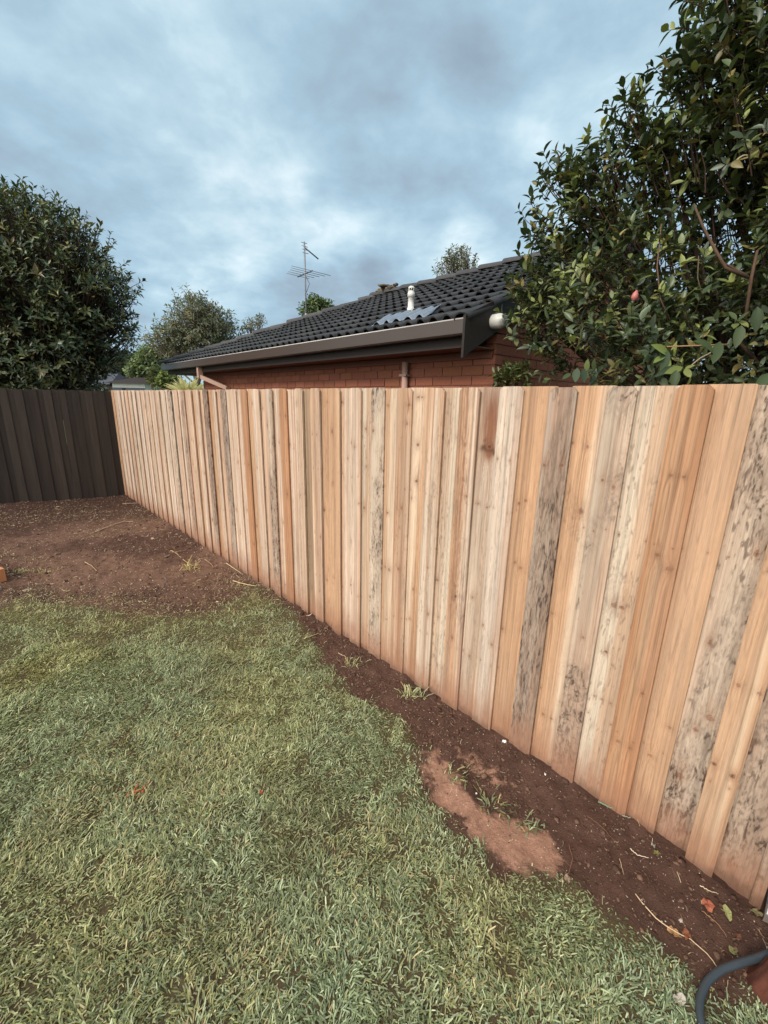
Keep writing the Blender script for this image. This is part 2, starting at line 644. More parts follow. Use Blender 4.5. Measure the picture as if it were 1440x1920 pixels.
def mat_ground():
    m, nt, bs, out = mat_new("earth")
    v = objco(nt)
    a = noise_n(nt, v, 55, 6, .65)
    b = noise_n(nt, v, 260, 5, .7)
    f = math_n(nt, 'ADD', math_n(nt, 'MULTIPLY', a, .7), math_n(nt, 'MULTIPLY', b, .9))
    f = math_n(nt, 'ADD', f, .22)
    sdv = nn(nt, 'ShaderNodeAttribute', attribute_name='sand').outputs['Fac']
    rag = noise_n(nt, v, 16, 8, .72, .4)
    sm = math_n(nt, 'ADD', sdv, math_n(nt, 'MULTIPLY', math_n(nt, 'SUBTRACT', rag, .5), .26))
    sm = math_n(nt, 'MULTIPLY', math_n(nt, 'ADD', sm, .012), 22.0, True)
    thin = noise_n(nt, v, 42, 4, .6)
    sm = math_n(nt, 'MULTIPLY', sm, math_n(nt, 'ADD', math_n(nt, 'MULTIPLY', thin, .9), .35), True)
    base_c = mix_n(nt, sm, attr(nt), SANDC_RGB)
    c = mix_n(nt, 1.0, base_c, f, 'MULTIPLY')
    vo = nn(nt, 'ShaderNodeTexVoronoi')
    vo.inputs['Scale'].default_value = 95
    nt.links.new(v, vo.inputs['Vector'])
    sp = math_n(nt, 'LESS_THAN', vo.outputs['Distance'], .13)
    pick = math_n(nt, 'GREATER_THAN', nn(nt, 'ShaderNodeSeparateXYZ').outputs[0], .5)
    sepc = nn(nt, 'ShaderNodeSeparateColor')
    nt.links.new(vo.outputs['Color'], sepc.inputs[0])
    pick = math_n(nt, 'GREATER_THAN', sepc.outputs[0], .965)
    c = mix_n(nt, math_n(nt, 'MULTIPLY', sp, pick), c, lin(190, 172, 150))
    nt.links.new(c, bs.inputs['Base Color'])
    bs.inputs['Roughness'].default_value = .92
    bs.inputs['Specular IOR Level'].default_value = .15
    bump(nt, bs, math_n(nt, 'ADD', a, math_n(nt, 'MULTIPLY', b, .6)), .012, .9)
    return m


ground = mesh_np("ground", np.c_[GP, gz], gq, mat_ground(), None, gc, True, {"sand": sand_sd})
tag(ground, kind='structure')

# ------------------------------------------------------------------ lawn
def scatter_blades(P, length, width, col, base_lift=.0, droop=.6, tilt=(15, 75), segs=2):
    n = len(P)
    z = ground_z(P) - .004 + base_lift
    az = 2 * math.pi * 2.2 * fbm(P[:, 0] * 5, P[:, 1] * 5, 47, 3) + rng.normal(0, 1.0, n)
    el = np.radians(rng.uniform(tilt[0], tilt[1], n))
    d0 = np.stack([np.cos(az) * np.cos(el), np.sin(az) * np.cos(el), np.sin(el)], 1)
    el1 = el - rng.uniform(.2, 1.0, n) * droop * 1.3
    az1 = az + rng.normal(0, .25, n)
    d1 = np.stack([np.cos(az1) * np.cos(el1), np.sin(az1) * np.cos(el1), np.sin(el1)], 1)
    side = np.stack([-np.sin(az), np.cos(az), rng.normal(0, .35, n)], 1)
    side /= np.linalg.norm(side, axis=1, keepdims=True)
    o = np.c_[P, z]
    L, W = length[:, None], width[:, None]
    p1 = o + d0 * L * .5
    p2 = p1 + d1 * L * .42
    p3 = p2 + d1 * L * .08
    V = np.stack([o - side * W * .35, o + side * W * .35, p1 - side * W * .5, p1 + side * W * .5, p2 - side * W * .4, p2 + side * W * .4, p3], 1)
    k = np.arange(n)[:, None] * 7
    q = np.concatenate([k + np.array([0, 1, 3, 2]), k + np.array([2, 3, 5, 4])])
    t = k + np.array([4, 5, 6])
    C = np.repeat(col, 7, 0)
    return V.reshape(-1, 3), q, t, C


def lawn_points(n, x0, x1, y0, y1, bias=.02, w=.05):
    P = np.c_[rng.uniform(x0, x1, n), rng.uniform(y0, y1, n)]
    gm = grass_mask(P)
    clump = fbm(P[:, 0] * 22, P[:, 1] * 22, 41, 2)
    far = sstep(2.7, 3.3, P @ FA) * .85
    nz = fbm(P[:, 0] * 5, P[:, 1] * 5, 43, 3)
    pr = np.maximum(sstep(bias - w, bias + w, gm) * (1 - far * .35 * sstep(.5, .0, gm)), far * sstep(-.55, .10, gm + .35 * (nz - .5)) ** 1.6 * .75)
    keep = (rng.random(n) < pr) & (clump + rng.normal(0, .16, n) > .31)
    return P[keep], gm[keep]


def grass_colour(P, gm):
    n = len(P)
    a, b, c = np.array(lin(144, 152, 112)), np.array(lin(184, 189, 154)), np.array(lin(100, 110, 79))
    t = rng.random(n)[:, None]
    col = np.where(t < .45, lerp(a, b, t / .45), lerp(a, c, (t - .45) / .55))
    patch = fbm(P[:, 0] * 2.3, P[:, 1] * 2.3, 51, 3)
    bluish = sstep(.5, .68, fbm(P[:, 0] * 1.5, P[:, 1] * 1.5, 77, 3))[:, None]
    col = lerp(col, col * np.array([.92, .99, 1.04]), bluish)
    s = P @ FA
    yl = sstep(-1.2, -2.6, P[:, 0] - .5 * (P[:, 1] - 2))[:, None]
    col = lerp(col, col * np.array([1.14, 1.08, .96]), yl)
    gold = sstep(.52, .68, fbm(P[:, 0] * 1.9 + 9, P[:, 1] * 1.9, 78, 4))[:, None]
    col = lerp(col, col * np.array([1.15, 1.06, .96]), gold)
    dull = sstep(.54, .70, fbm(P[:, 0] * 3.1 + 4, P[:, 1] * 3.1, 79, 4))[:, None]
    col = lerp(col, col * np.array([.86, .80, .75]), dull)
    topz = sstep(.75, .0, gm) * sstep(2.6, 3.6, s)
    dry = np.clip(.09 + .36 * sstep(.5, .72, patch) + .62 * topz, 0, .9)
    straw = np.where(rng.random(n)[:, None] < .5, np.array(lin(196, 180, 138)), np.array(lin(168, 152, 108)))
    straw = straw * rng.uniform(.75, 1.15, n)[:, None]
    yg = np.array(lin(164, 162, 104))
    isdry = rng.random(n) < dry
    part = rng.random(n) < .4
    col = col * np.exp(rng.normal(0, .16, n))[:, None]
    col = np.where((isdry & part)[:, None], straw, col)
    col = np.where((isdry & ~part)[:, None], lerp(col, yg, .65), col)
    return col * rng.uniform(.8, 1.2, n)[:, None]


Pn, gmn = lawn_points(470000, -2.4, 1.6, .3, 2.6)
Pm, gmm = lawn_points(340000, -4.9, .6, 1.6, 4.6)
vis = Pm[:, 1] > 2.6
Pm, gmm = Pm[vis], gmm[vis]
Pl, gml = lawn_points(70000, -5.2, -2.4, .3, 2.6)
Po, gmo = lawn_points(60000, -6.5, 2.5, -1.2, .3)
BP = np.vstack([Pn, Pm, Pl, Po])
BG = np.concatenate([gmn, gmm, gml, gmo])
edge = sstep(.0, .25, BG)
bl = np.clip(rng.lognormal(-3.72, .34, len(BP)), .011, .06) * (.62 + .38 * edge)
bw = rng.uniform(.0025, .0047, len(BP))
V, q, t, C = scatter_blades(BP, bl, bw, grass_colour(BP, BG), 0, .8, (4, 68))
lawn = mesh_np("lawn_grass", V, [q, t], M_grass, None, C)
tag(lawn, "short mown green buffalo grass with straw coloured patches", "grass", None, 'stuff')

# ------------------------------------------------------------------ soil crumbs and straw on the bare earth
_ico = []


def lumps(P, size, col, squash=.6, sub=1):
    """irregular little lumps, all in one mesh"""
    me = bpy.data.meshes.new("tmp")
    import bmesh
    bm = bmesh.new()
    bmesh.ops.create_icosphere(bm, subdivisions=sub, radius=1)
    T = np.array([v.co[:] for v in bm.verts])
    Fc = np.array([[v.index for v in f.verts] for f in bm.faces])
    bm.free()
    bpy.data.meshes.remove(me)
    n, k = len(P), len(T)
    D = 1 + rng.normal(0, .22, (n, k))
    az = rng.uniform(0, 6.28, n)
    ca, sa = np.cos(az), np.sin(az)
    sc = np.stack([rng.uniform(.7, 1.4, n), rng.uniform(.7, 1.1, n), squash * rng.uniform(.6, 1.2, n)], 1) * size[:, None]
    L = T[None] * D[..., None] * sc[:, None]
    X = L[..., 0] * ca[:, None] - L[..., 1] * sa[:, None]
    Y = L[..., 0] * sa[:, None] + L[..., 1] * ca[:, None]
    V = np.stack([X, Y, L[..., 2]], -1) + np.c_[P, ground_z(P) + size * .12][:, None]
    Fa = (np.arange(n)[:, None, None] * k + Fc[None]).reshape(-1, 3)
    return V.reshape(-1, 3), Fa, np.repeat(col, k, 0)


def dirt_points(n, x0, x1, y0, y1):
    P = np.c_[rng.uniform(x0, x1, n), rng.uniform(y0, y1, n)]
    ok = (grass_mask(P) < 0.0) & (P @ FN < F_D - .004) & (((P - CORNER) @ DN) < -.02)
    return P[ok]


Pd = np.vstack([dirt_points(48000, -1.2, 1.6, .7, 3.0), dirt_points(16000, -6.2, -.6, 3.0, 7.8)])
keep = rng.random(len(Pd)) < .35 + .65 * sstep(.35, .6, fbm(Pd[:, 0] * 5, Pd[:, 1] * 5, 61, 3))
keep &= ~((poly_sd(Pd, SAND) > -.01) & (rng.random(len(Pd)) < .985))
Pd = Pd[keep]
sz = np.clip(rng.lognormal(-5.85, .55, len(Pd)), .001, .018) * np.where(Pd[:, 1] > 2.8, 1.7, 1.0)
colc = lerp(np.array(lin(64, 46, 39)), np.array(lin(112, 86, 71)), rng.random(len(Pd))[:, None])
V, Fa, C = lumps(Pd, sz, colc)
o = mesh_np("soil_crumbs", V, Fa, M_clod, None, C, True)
tag(o, "loose crumbs of dark earth on the bare bed", "soil", None, 'stuff')

# pale grit
Pg = np.vstack([dirt_points(3200, -1.0, 1.6, .7, 2.6), dirt_points(3600, -6, -.6, 2.8, 7.4)])
Pg2 = np.c_[rng.uniform(-2.5, 1.2, 260), rng.uniform(.8, 3.2, 260)]
V, Fa, C = lumps(Pg, rng.uniform(.0009, .0026, len(Pg)) * np.where(Pg[:, 1] > 2.6, 2.2, 1.0), np.array(lin(205, 190, 172)) * rng.uniform(.5, 1.05, len(Pg))[:, None], .8)
o = mesh_np("pale_grit", V, Fa, M_clod, None, C, True)
tag(o, "tiny pale grains sprinkled over the dark soil", "grit", None, 'stuff')


def strands(P, length, width, col, up=.012, segs=4, bend=.5):
    n = len(P)
    az = rng.uniform(0, 6.28, n)
    cur = rng.normal(0, bend, n)
    t = np.linspace(-.5, .5, segs)
    ang = az[:, None] + cur[:, None] * t[None] * 2
    step = (length / (segs - 1))[:, None]
    x = np.cumsum(np.cos(ang) * step, 1) + P[:, :1]
    y = np.cumsum(np.sin(ang) * step, 1) + P[:, 1:]
    zz = ground_z(np.stack([x.ravel(), y.ravel()], 1)).reshape(n, segs) + .002 + rng.random((n, segs)) * up
    sx, sy = -np.sin(ang) * width[:, None] / 2, np.cos(ang) * width[:, None] / 2
    sz_ = rng.normal(0, .3, (n, 1)) * width[:, None]
    A = np.stack([x - sx, y - sy, zz - sz_], -1)
    B = np.stack([x + sx, y + sy, zz + sz_], -1)
    V = np.stack([A, B], 2).reshape(n, segs * 2, 3)
    k = np.arange(n)[:, None] * segs * 2
    q = np.concatenate([k + np.array([2 * a, 2 * a + 1, 2 * a + 3, 2 * a + 2]) for a in range(segs - 1)])
    return V.reshape(-1, 3), q, np.repeat(col, segs * 2, 0)


Ps = np.vstack([dirt_points(30000, -6.2, -.6, 2.7, 7.6), dirt_points(1500, -1.2, 1.6, .7, 3.0)])
dens = sstep(.38, .62, fbm(Ps[:, 0] * 2.2, Ps[:, 1] * 2.2, 71, 3))
dens = np.clip(dens + sstep(-.9, -.05, grass_mask(Ps)) * .8, 0.12, 1)
Ps = Ps[rng.random(len(Ps)) < dens]
n_ = len(Ps)
cs = np.where(rng.random(n_)[:, None] < .55, np.array(lin(150, 122, 88)), np.array(lin(200, 178, 146))) * rng.uniform(.25, .95, n_)[:, None]
nearm = Ps[:, 1] < 2.7
V, q, C = strands(Ps, np.where(nearm, rng.uniform(.01, .035, n_), rng.uniform(.010, .045, n_)), np.where(nearm, rng.uniform(.0008, .002, n_), rng.uniform(.0018, .0045, n_)), cs, .012, 4, .22)
o = mesh_np("straw_litter", V, q, M_litter, None, C)
tag(o, "dry straw and chopped grass strewn over the bare earth", "litter", None, 'stuff')

# grass runners and tufts that stand in the dirt
def tuft(px, py, n, r, l, label, dry=.1, dryc=(190, 168, 118), name="grass_tuft"):
    c = ground_px(px, py)
    P = c + rng.normal(0, r, (n, 2)) * np.array([1, .8])
    P = P[(P @ FN) < F_D - .012]
    n = len(P)
    col = grass_colour(P, np.full(n, .5))
    dm = rng.random(n) < dry
    col[dm] = np.array(lin(*dryc)) * rng.uniform(.7, 1.1, dm.sum())[:, None]
    V, q, t, C = scatter_blades(P, rng.uniform(.5, 1.1, n) * l, rng.uniform(.004, .0065, n), col, 0, .7, (10, 70))
    base = np.r_[c, ground_z(c[None])[0]]
    o = mesh_np(name, V - base, [q, t], M_grass, None, C)
    o.location = base
    tag(o, label, "grass tuft", "stray grass tufts in the bare soil")


tuft(772, 1308, 60, .035, .075, "green grass tuft standing close under the pale palings in the dark bed", .15)
tuft(852, 1458, 45, .03, .05, "small grass tuft at the upper edge of the sandy patch", .1)
tuft(930, 1508, 55, .035, .055, "grass tuft between the sandy patch and the dark soil", .1)
tuft(988, 1548, 45, .03, .05, "sparse grass tuft at the lower end of the sandy patch", .1)
tuft(662, 1248, 40, .035, .06, "thin green tuft against the fence foot where the bed begins", .2)
tuft(42, 1072, 70, .05, .05, "low green weed beside the timber offcut", .05)
tuft(86, 1074, 60, .05, .045, "yellowing tuft on the bare earth right of the green weed", .75)
tuft(355, 1068, 60, .04, .11, "dry uprooted grass clump with a tall straw stalk", .8)
tuft(258, 1492, 40, .02, .035, "rusty orange dead patch in the middle of the lawn", 1.0, (200, 108, 66))

# ------------------------------------------------------------------ timber painting
KINDS = {
    # a pale sapwood, b heart colour, share of heart, mould, specks, resin streaks
    'pale':   dict(a=lin(214, 190, 168), b=lin(206, 170, 138), h=.40, mould=.06, speck=.32, streak=.30),
    'pink':   dict(a=lin(216, 186, 160), b=lin(204, 160, 126), h=.50, mould=.05, speck=.20, streak=.30),
    'grey':   dict(a=lin(210, 189, 163), b=lin(202, 164, 130), h=.35, mould=.18, speck=.65, streak=.08),
    'ochre':  dict(a=lin(216, 184, 152), b=lin(200, 150, 106), h=.62, mould=.02, speck=.15, streak=.18),
    'orange': dict(a=lin(198, 152, 108), b=lin(190, 130, 82), h=.80, mould=.0, speck=.06, streak=.15),
    'olive':  dict(a=lin(180, 152, 118), b=lin(164, 132, 98), h=.60, mould=.05, speck=.10, streak=.12),
    'mottle': dict(a=lin(208, 183, 157), b=lin(190, 154, 126), h=.40, mould=.72, speck=1.0, streak=.10),
    'mould':  dict(a=lin(184, 160, 140), b=lin(172, 136, 110), h=.40, mould=.95, speck=1.0, streak=.10),
    'streak': dict(a=lin(212, 186, 160), b=lin(196, 146, 106), h=.45, mould=.14, speck=.5, streak=.6),
    'tan':    dict(a=lin(208, 174, 138), b=lin(198, 150, 108), h=.60, mould=.02, speck=.08, streak=.10),
}


def paint(kind, X, Z, w, seed, knots=(), band=None):
    """colour of a sawn pine face at X across (0..w) and Z up, metres"""
    k = KINDS[kind]
    r = np.random.default_rng(seed)
    A, B = np.array(k['a']) * .86, np.array(k['b']) * .86
    wob = .010 * (fbm(Z * .8, Z * 0 + seed, seed, 2) - .5) + .004 * (vnoise(Z * 4, Z * 0 + 3, seed + 5) - .5)
    xw = X + wob
    rings = np.zeros_like(X)
    halo = np.zeros_like(X)
    kd = np.zeros_like(X)
    kl = np.zeros_like(X)
    for kx, kz, kr, dark in knots:
        dx, dz = X - kx, Z - kz
        asp = r.uniform(.7, 1.5)
        tilt = r.uniform(-.7, .7)
        ex, ez = dx + tilt * dz * .5, dz * asp - tilt * dx * .5
        wobk = 1 + .6 * (fbm(dx / kr * 1.3 + seed, dz / kr * 1.3, seed + 9, 2) - .5)
        dn = np.hypot(ex, ez) / (kr * wobk)
        xw = xw + np.sign(dx) * kr * 1.3 * np.exp(-np.abs(dx) / (kr * 2.2)) * np.exp(-(dz / (kr * 5)) ** 2)
        tail = np.where(dz > 0, 4.2, 2.2)
        halo = np.maximum(halo, np.exp(-(np.hypot(dx / 1.2, dz / tail) / (kr * 1.7)) ** 2) * (.35 + .5 * dark))
        kl = np.maximum(kl, sstep(1.15, .85, dn))
        rim = np.exp(-((dn - .95) / .22) ** 2) * (.35 + .65 * vnoise(np.arctan2(ez, ex) * 1.3 + seed, dn * 0, seed + 11))
        heart = sstep(.62, .30, dn) * sstep(.35, .9, dark)
        kd = np.maximum(kd, np.maximum(rim * .75 * dark, heart * dark))
        rings = np.maximum(rings, np.exp(-(dn / 3.4) ** 2) * (.5 + .5 * np.sin(dn * 9 + 3 * vnoise(dx * 60, dz * 60, seed))))
    # heartwood bands running up the board, feathered
    f = band if band is not None else r.uniform(10, 24)
    hb = fbm(xw * f + seed * 3.1, Z * .25 + seed, seed + 1, 3) + .16 * (fbm(xw * 120 + seed, Z * .6, seed + 31, 2) - .5)
    hb = sstep(.72 - k['h'] * .5 - .13, .72 - k['h'] * .5 + .13, hb)
    col = lerp(A, B, hb[..., None])
    # growth lines: straight at the edges, cathedral arches about a wandering centre
    gl = fbm(xw * 190 + seed, Z * .7, seed + 2, 3) - .5
    gl2 = fbm(xw * 55 + seed, Z * .45, seed + 3, 2) - .5
    c0 = w * r.uniform(.2, .8) + .02 * (vnoise(Z * .7, Z * 0 + 1, seed + 33) - .5)
    arch = ((xw - c0) ** 2 * r.uniform(1500, 4200) + Z * r.uniform(.8, 2.6) * r.choice([-1, 1]) + 1.3 * fbm(xw * 24, Z * 1.3, seed + 4, 3))
    late = np.abs(((arch * 1.7) % 1.0) - .5) * 2
    late = sstep(.72, 1.0, late) * sstep(.055, .0, np.abs(xw - c0)) * r.uniform(.3, 1.0)
    tone = 1 + .72 * gl + .46 * gl2 - .30 * late + .22 * (fbm(X * 150 + seed, Z * 9, seed + 37, 2) - .5)
    col = col * tone[..., None]
    col = lerp(col, np.array(lin(178, 122, 80)) * .86, (.30 * late + .25 * sstep(.1, .32, gl))[..., None])
    # red-brown resin streaks
    st = fbm(xw * 46 + 5 * seed, Z * .55 + seed, seed + 6, 3)
    st = sstep(.60, .72, st) * k['streak']
    col = lerp(col, np.array(lin(152, 92, 58)) * .9, st[..., None])
    # broad weather tone and grey bloom
    wt_ = fbm(X * 9 + seed, Z * 1.6, seed + 7, 3)
    col = col * (.84 + .32 * wt_)[..., None]
    bloom = sstep(.48, .72, fbm(X * 14 + 3 * seed, Z * .9, seed + 34, 3)) * (.12 + .4 * k['speck'])
    col = lerp(col, np.array(lin(196, 176, 152)) * .86, (.8 * bloom)[..., None])
    drip = sstep(.55, .8, fbm(X * 70 + seed, Z * 1.1, seed + 35, 3)) * sstep(.45, .7, fbm(X * 5, Z * 1.4 + seed, seed + 36, 2))
    col = lerp(col, np.array(lin(146, 116, 90)), (.30 * drip)[..., None])
    # mould
    X0, Z0 = X, Z
    X = X + .016 * (fbm(X0 * 34, Z0 * 11, seed + 60, 3) - .5)
    Z = Z + .07 * (fbm(X0 * 34, Z0 * 11, seed + 61, 3) - .5)
    if k['mould'] > 0:
        m_ = k['mould']
        fx, fz = r.uniform(.65, 1.4), r.uniform(.5, 1.8)
        area = fbm(X * 7 * fx + seed, Z * 1.7 * fz + seed * .7, seed + 8, 3)
        area = sstep(.66 - .46 * m_, .92 - .46 * m_, area)
        blot = fbm(X * 50 * fx, Z * 15 * fz, seed + 10, 4)
        blot = sstep(.46, .66, blot) * area
        fine_ = fbm(X * 190 * fx, Z * 60 * fz, seed + 12, 3)
        fine_ = sstep(.44, .70, fine_) * area
        col = lerp(col, np.array(lin(134, 113, 96)), (.38 * m_ * area)[..., None])
        col = lerp(col, np.array(lin(84, 66, 55)), (np.clip(.7 * blot * (.45 + .55 * fine_) + .40 * fine_, 0, 1) * min(1, .4 + m_))[..., None])
    if k['speck'] > 0:
        sp = fbm(X * 130, Z * 36, seed + 14, 4)
        gate = sstep(.40, .62, fbm(X * 8, Z * 2.2, seed + 15, 2))
        sp = sstep(.60, .74, sp) * gate
        col = lerp(col, np.array(lin(112, 90, 74)), (.8 * k['speck'] * sp)[..., None])
    X, Z = X0, Z0
    for kx, kz, kr, dark in knots:
        if kr > .015:
            up_ = Z - kz
            wid = .030 - .085 * np.clip(up_, -.25, .2) * np.where(up_ > 0, -.25, -.15) * 0 + .012 * np.clip(up_ / .2, -1, 1.5)
            fl_ = np.exp(-((X - kx) / (wid + .012 * (fbm(X * 40, Z * 12, seed + 50, 3) - .5) * 2)) ** 2) * sstep(-.09, -.02, up_) * sstep(.42, .05, up_)
            fl_ = fl_ * (.45 + 1.1 * fbm(X * 90, Z * 7, seed + 51, 3))
            col = lerp(col, np.array(lin(136, 76, 42)) * .85, np.clip(fl_ * 1.25, 0, .95)[..., None])
            ed_ = np.exp(-((up_ + .01 + .04 * (fbm(X * 35, Z * 0, seed + 52, 3) - .5)) / .016) ** 2) * np.exp(-((X - kx) / .045) ** 4)
            col = lerp(col, np.array(lin(74, 42, 28)), np.clip(ed_ * (.55 + 1.5 * fbm(X * 110, Z * 60, seed + 53, 3)), 0, .9)[..., None])
    # knots
    col = lerp(col, np.array(lin(172, 112, 70)) * .88, np.clip(halo * .48, 0, 1)[..., None])
    col = col * (1 - .22 * rings)[..., None]
    col = lerp(col, np.array(lin(158, 98, 62)) * .85, (.65 * kl)[..., None])
    col = lerp(col, np.array(lin(78, 46, 32)), np.clip(kd, 0, 1)[..., None])
    # splashed earth at the foot
    ft = sstep(.28, .0, Z + .12 * (fbm(X * 40, Z * 14, seed + 20, 3) - .5) - .02)
    col = lerp(col, np.array(lin(156, 104, 72)), (ft * .8)[..., None])
    ft2 = sstep(.08, .0, Z + .06 * (fbm(X * 60, Z * 30, seed + 21, 3) - .5))
    col = lerp(col, np.array(lin(98, 68, 50)), (ft2 * .65)[..., None])
    lum = (col @ np.array([.3, .59, .11]))[..., None]
    col = lerp(col, lum * np.array([1.13, .98, .88]), .24) * .99
    return np.clip(col, .004, .9)


def paling_mesh(name, w, h, th, kind, seed, parent, dx, dz, dog=.0, knots=None, band=None, foot=0.0, mat=None):
    """one paling: local x across from 0 to w, y=0 is the face (-y towards the lawn), z up"""
    r = np.random.default_rng(seed + 1000)
    nx_, nz_ = max(6, int(round(w / dx))), max(12, int(round(h / dz)))
    if knots is None:
        knots = []
        zz = r.uniform(.05, .5)
        while zz < h - .05:
            knots.append((r.uniform(.1, .9) * w, zz, r.uniform(.0035, .0105), r.uniform(.1, .9)))
            if r.random() < .45:
                knots.append((r.uniform(.1, .9) * w, zz + r.uniform(-.03, .03), r.uniform(.003, .007), r.uniform(.4, .9)))
            zz += r.uniform(.34, .85)
    knots = list(knots)
    for zn in (.40, 1.22):
        for fx_ in (.22, .78):
            knots.append((w * fx_ + r.normal(0, .004), zn + r.normal(0, .007), .0022, .8))
    u = np.linspace(0, 1, nx_ + 1)
    v = np.linspace(0, 1, nz_ + 1)
    U, Vv = np.meshgrid(u, v, indexing='ij')
    X = U * w
    e = np.minimum(X, w - X)
    top = h - np.clip(dog - e, 0, None) * 1.0 if dog else np.full_like(X, h)
    Z = Vv * top
    saw = .0012 * (fbm(X * 90, Z * 26, seed + 40, 3) - .5)
    Y = saw + .0022 * np.exp(-(e / .0022) ** 2) + .003 * np.sin((X / w - .5) * 3) * r.uniform(-1, 1)
    C = paint(kind, X, Z + foot, w, seed, knots, band)
    # face a little paler along its long edges
    C = C * (1 + .10 * np.exp(-(e / .003) ** 2))[..., None]
    V = np.stack([X, Y, Z], -1).reshape(-1, 3)
    C = C.reshape(-1, 3)
    m = nz_ + 1
    i, j = np.meshgrid(np.arange(nx_), np.arange(nz_), indexing='ij')
    q = [np.stack([i * m + j, (i + 1) * m + j, (i + 1) * m + j + 1, i * m + j + 1], -1).reshape(-1, 4)]
    # sides, top and back: the outline pushed back by the thickness
    ring = np.concatenate([np.arange(m), (np.arange(1, nx_ + 1)) * m + nz_, nx_ * m + np.arange(nz_ - 1, -1, -1), np.arange(nx_ - 1, 0, -1) * m])
    n0 = len(V)
    back = V[ring].copy()
    back[:, 1] = th
    edgec = C[ring] * np.array([.92, .9, .86])
    ef = V[ring].copy()
    ef[:, 1] += .0008
    V = np.vstack([V, ef, back])
    C = np.vstack([C, edgec, edgec])
    k = len(ring)
    a = np.arange(k)
    b = (a + 1) % k
    q.append(np.stack([ring[a], ring[b], n0 + b, n0 + a], -1))
    q.append(np.stack([n0 + a, n0 + b, n0 + k + b, n0 + k + a], -1))
    o = mesh_np(name, V, q, mat or M_wood, parent, C, False)
    return o


# ------------------------------------------------------------------ the new paling fence
NEW_RZ = math.atan2(-FA[1], -FA[0])
S_END = -.152
orig = fence_pt(S_END)
new_fence = thing("timber_fence", "new pale pine paling fence between the dirt bed and the neighbouring house", "fence",
                  (orig[0], orig[1], 0), NEW_RZ)
# local x grows towards the near end: x = -(s - S_END)


def add_paling(s_near, s_far, layer, kind, seed, knots=None, band=None, label=None, jit=True, dog=.017, lift=0.0, cut=0.0):
    """a paling covering s from s_near to s_far; layer 0 is the back row, 1 the front row"""
    w = s_far - s_near
    mid = (s_near + s_far) / 2
    dist = math.hypot(mid + .2, F_D)
    dx = .0022 if mid < .8 else .0030 if mid < 2.2 else .005 if mid < 4 else .009
    dz = .0045 if mid < .8 else .006 if mid < 2.2 else .010 if mid < 4 else .018
    r = np.random.default_rng(seed + 77)
    foot = -.05 + cut
    h = FENCE_H + (r.normal(0, .0022) if jit else 0) + lift - foot
    o = paling_mesh("paling", w, h, .0145, kind, seed, new_fence, dx, dz, dog if layer > 0 else .004, knots, band, foot)
    y = {0: .0165, 1: 0.0, .5: .008, -1: .032}[layer]
    o.location = (-(s_far - S_END), y + (r.normal(0, .0008) if jit else 0), foot)
    if jit:
        o.rotation_euler = (r.normal(0, .0012), r.normal(0, .0011), 0)
    # face colour was painted from the buried foot; keep the splash at soil level
    if label:
        o['label'] = label
    return o


S = px_to_s
OV = .026     # how far a back paling runs behind its front neighbours
# right-hand end, read off the photograph board by board
add_paling(-.150, -.118, 0, 'mottle', 201, dog=0)
add_paling(-.140, .012, -1, 'mottle', 202, band=9, label="pale weathered paling blotched with grey mould, at the near end of the fence")
add_paling(-.010, .0765, 1, 'tan', 203, knots=[(.012, .47, .007, 1.), (.066, .46, .006, .9), (.02, .80, .006, .4), (.075, .80, .006, .4)],
           label="narrow smooth tan paling in front of two mould blotched ones")
add_paling(.055, .200, -1, 'mottle', 204, band=8, knots=[(.06, .55, .008, .6), (.09, .62, .012, .5), (.04, .9, .006, .7), (.10, 1.25, .007, .8), (.05, .33, .012, .5)],
           label="wide paling blotched with brown and grey mould right of the tan one")
add_paling(.186, .312, 0, 'tan', 205, knots=[(.06, .36, .007, .4), (.1, .52, .005, .6)], band=14, label="smooth tan paling with a pale grey left edge")
add_paling(.2905, .3965, 1, 'orange', 206, knots=[(.034, 1.47, .0055, .75), (.072, 1.47, .0055, .95), (.04, 1.18, .008, .6), (.084, 1.14, .011, .45), (.03, .36, .008, .4), (.075, .36, .006, .5), (.08, .62, .006, .7)],
           band=9, label="orange honey coloured paling with chamfered top and dark knots")
add_paling(.376, .532, 0, 'grey', 207, knots=[(.060, .93, .010, .6), (.088, .93, .010, .7), (.06, .72, .007, .8), (.045, .50, .005, .7), (.075, .50, .005, .6), (.11, .50, .004, .6)],
           band=12, label="pale grey paling with an orange heart stripe and a pair of knots")
s_a, s_b, s_c, s_d = S(1138), S(1081), S(1029), S(982)
add_paling(.5107, s_a, 1, 'mottle', 208, knots=[(.03, 1.42, .006, .8), (.075, 1.4, .006, .6), (.05, .75, .006, .7)], label="pale paling speckled with dark mould, chamfered top right of the yellow one")
add_paling(s_a - OV, s_b + OV, 0, 'ochre', 209, knots=[(.03, 1.55, .005, .7), (.09, 1.54, .007, .5), (.1, 1.28, .010, .7), (.04, .8, .007, .35), (.06, .28, .006, .6), (.1, .28, .007, .6)], band=16)
add_paling(s_b, s_c, 1, 'mould', 210, knots=[(.015, 1.45, .006, .8), (.09, 1.46, .006, .9)], label="dark mouldy grey paling with chamfered top, the darkest of the fence")
add_paling(s_c - OV, s_d + OV, 0, 'ochre', 211, knots=[(.08, 1.28, .006, .8), (.05, 1.26, .006, .7), (.06, .98, .006, .6), (.09, .96, .008, .5), (.03, .62, .006, .6)], band=11)
s_e, s_f = S(936), S(901)
add_paling(s_d, s_e, 1, 'pale', 212, knots=[(.02, 1.45, .004, .8), (.085, 1.45, .004, .8), (.02, .60, .006, .5), (.08, .52, .008, .5)], band=22)
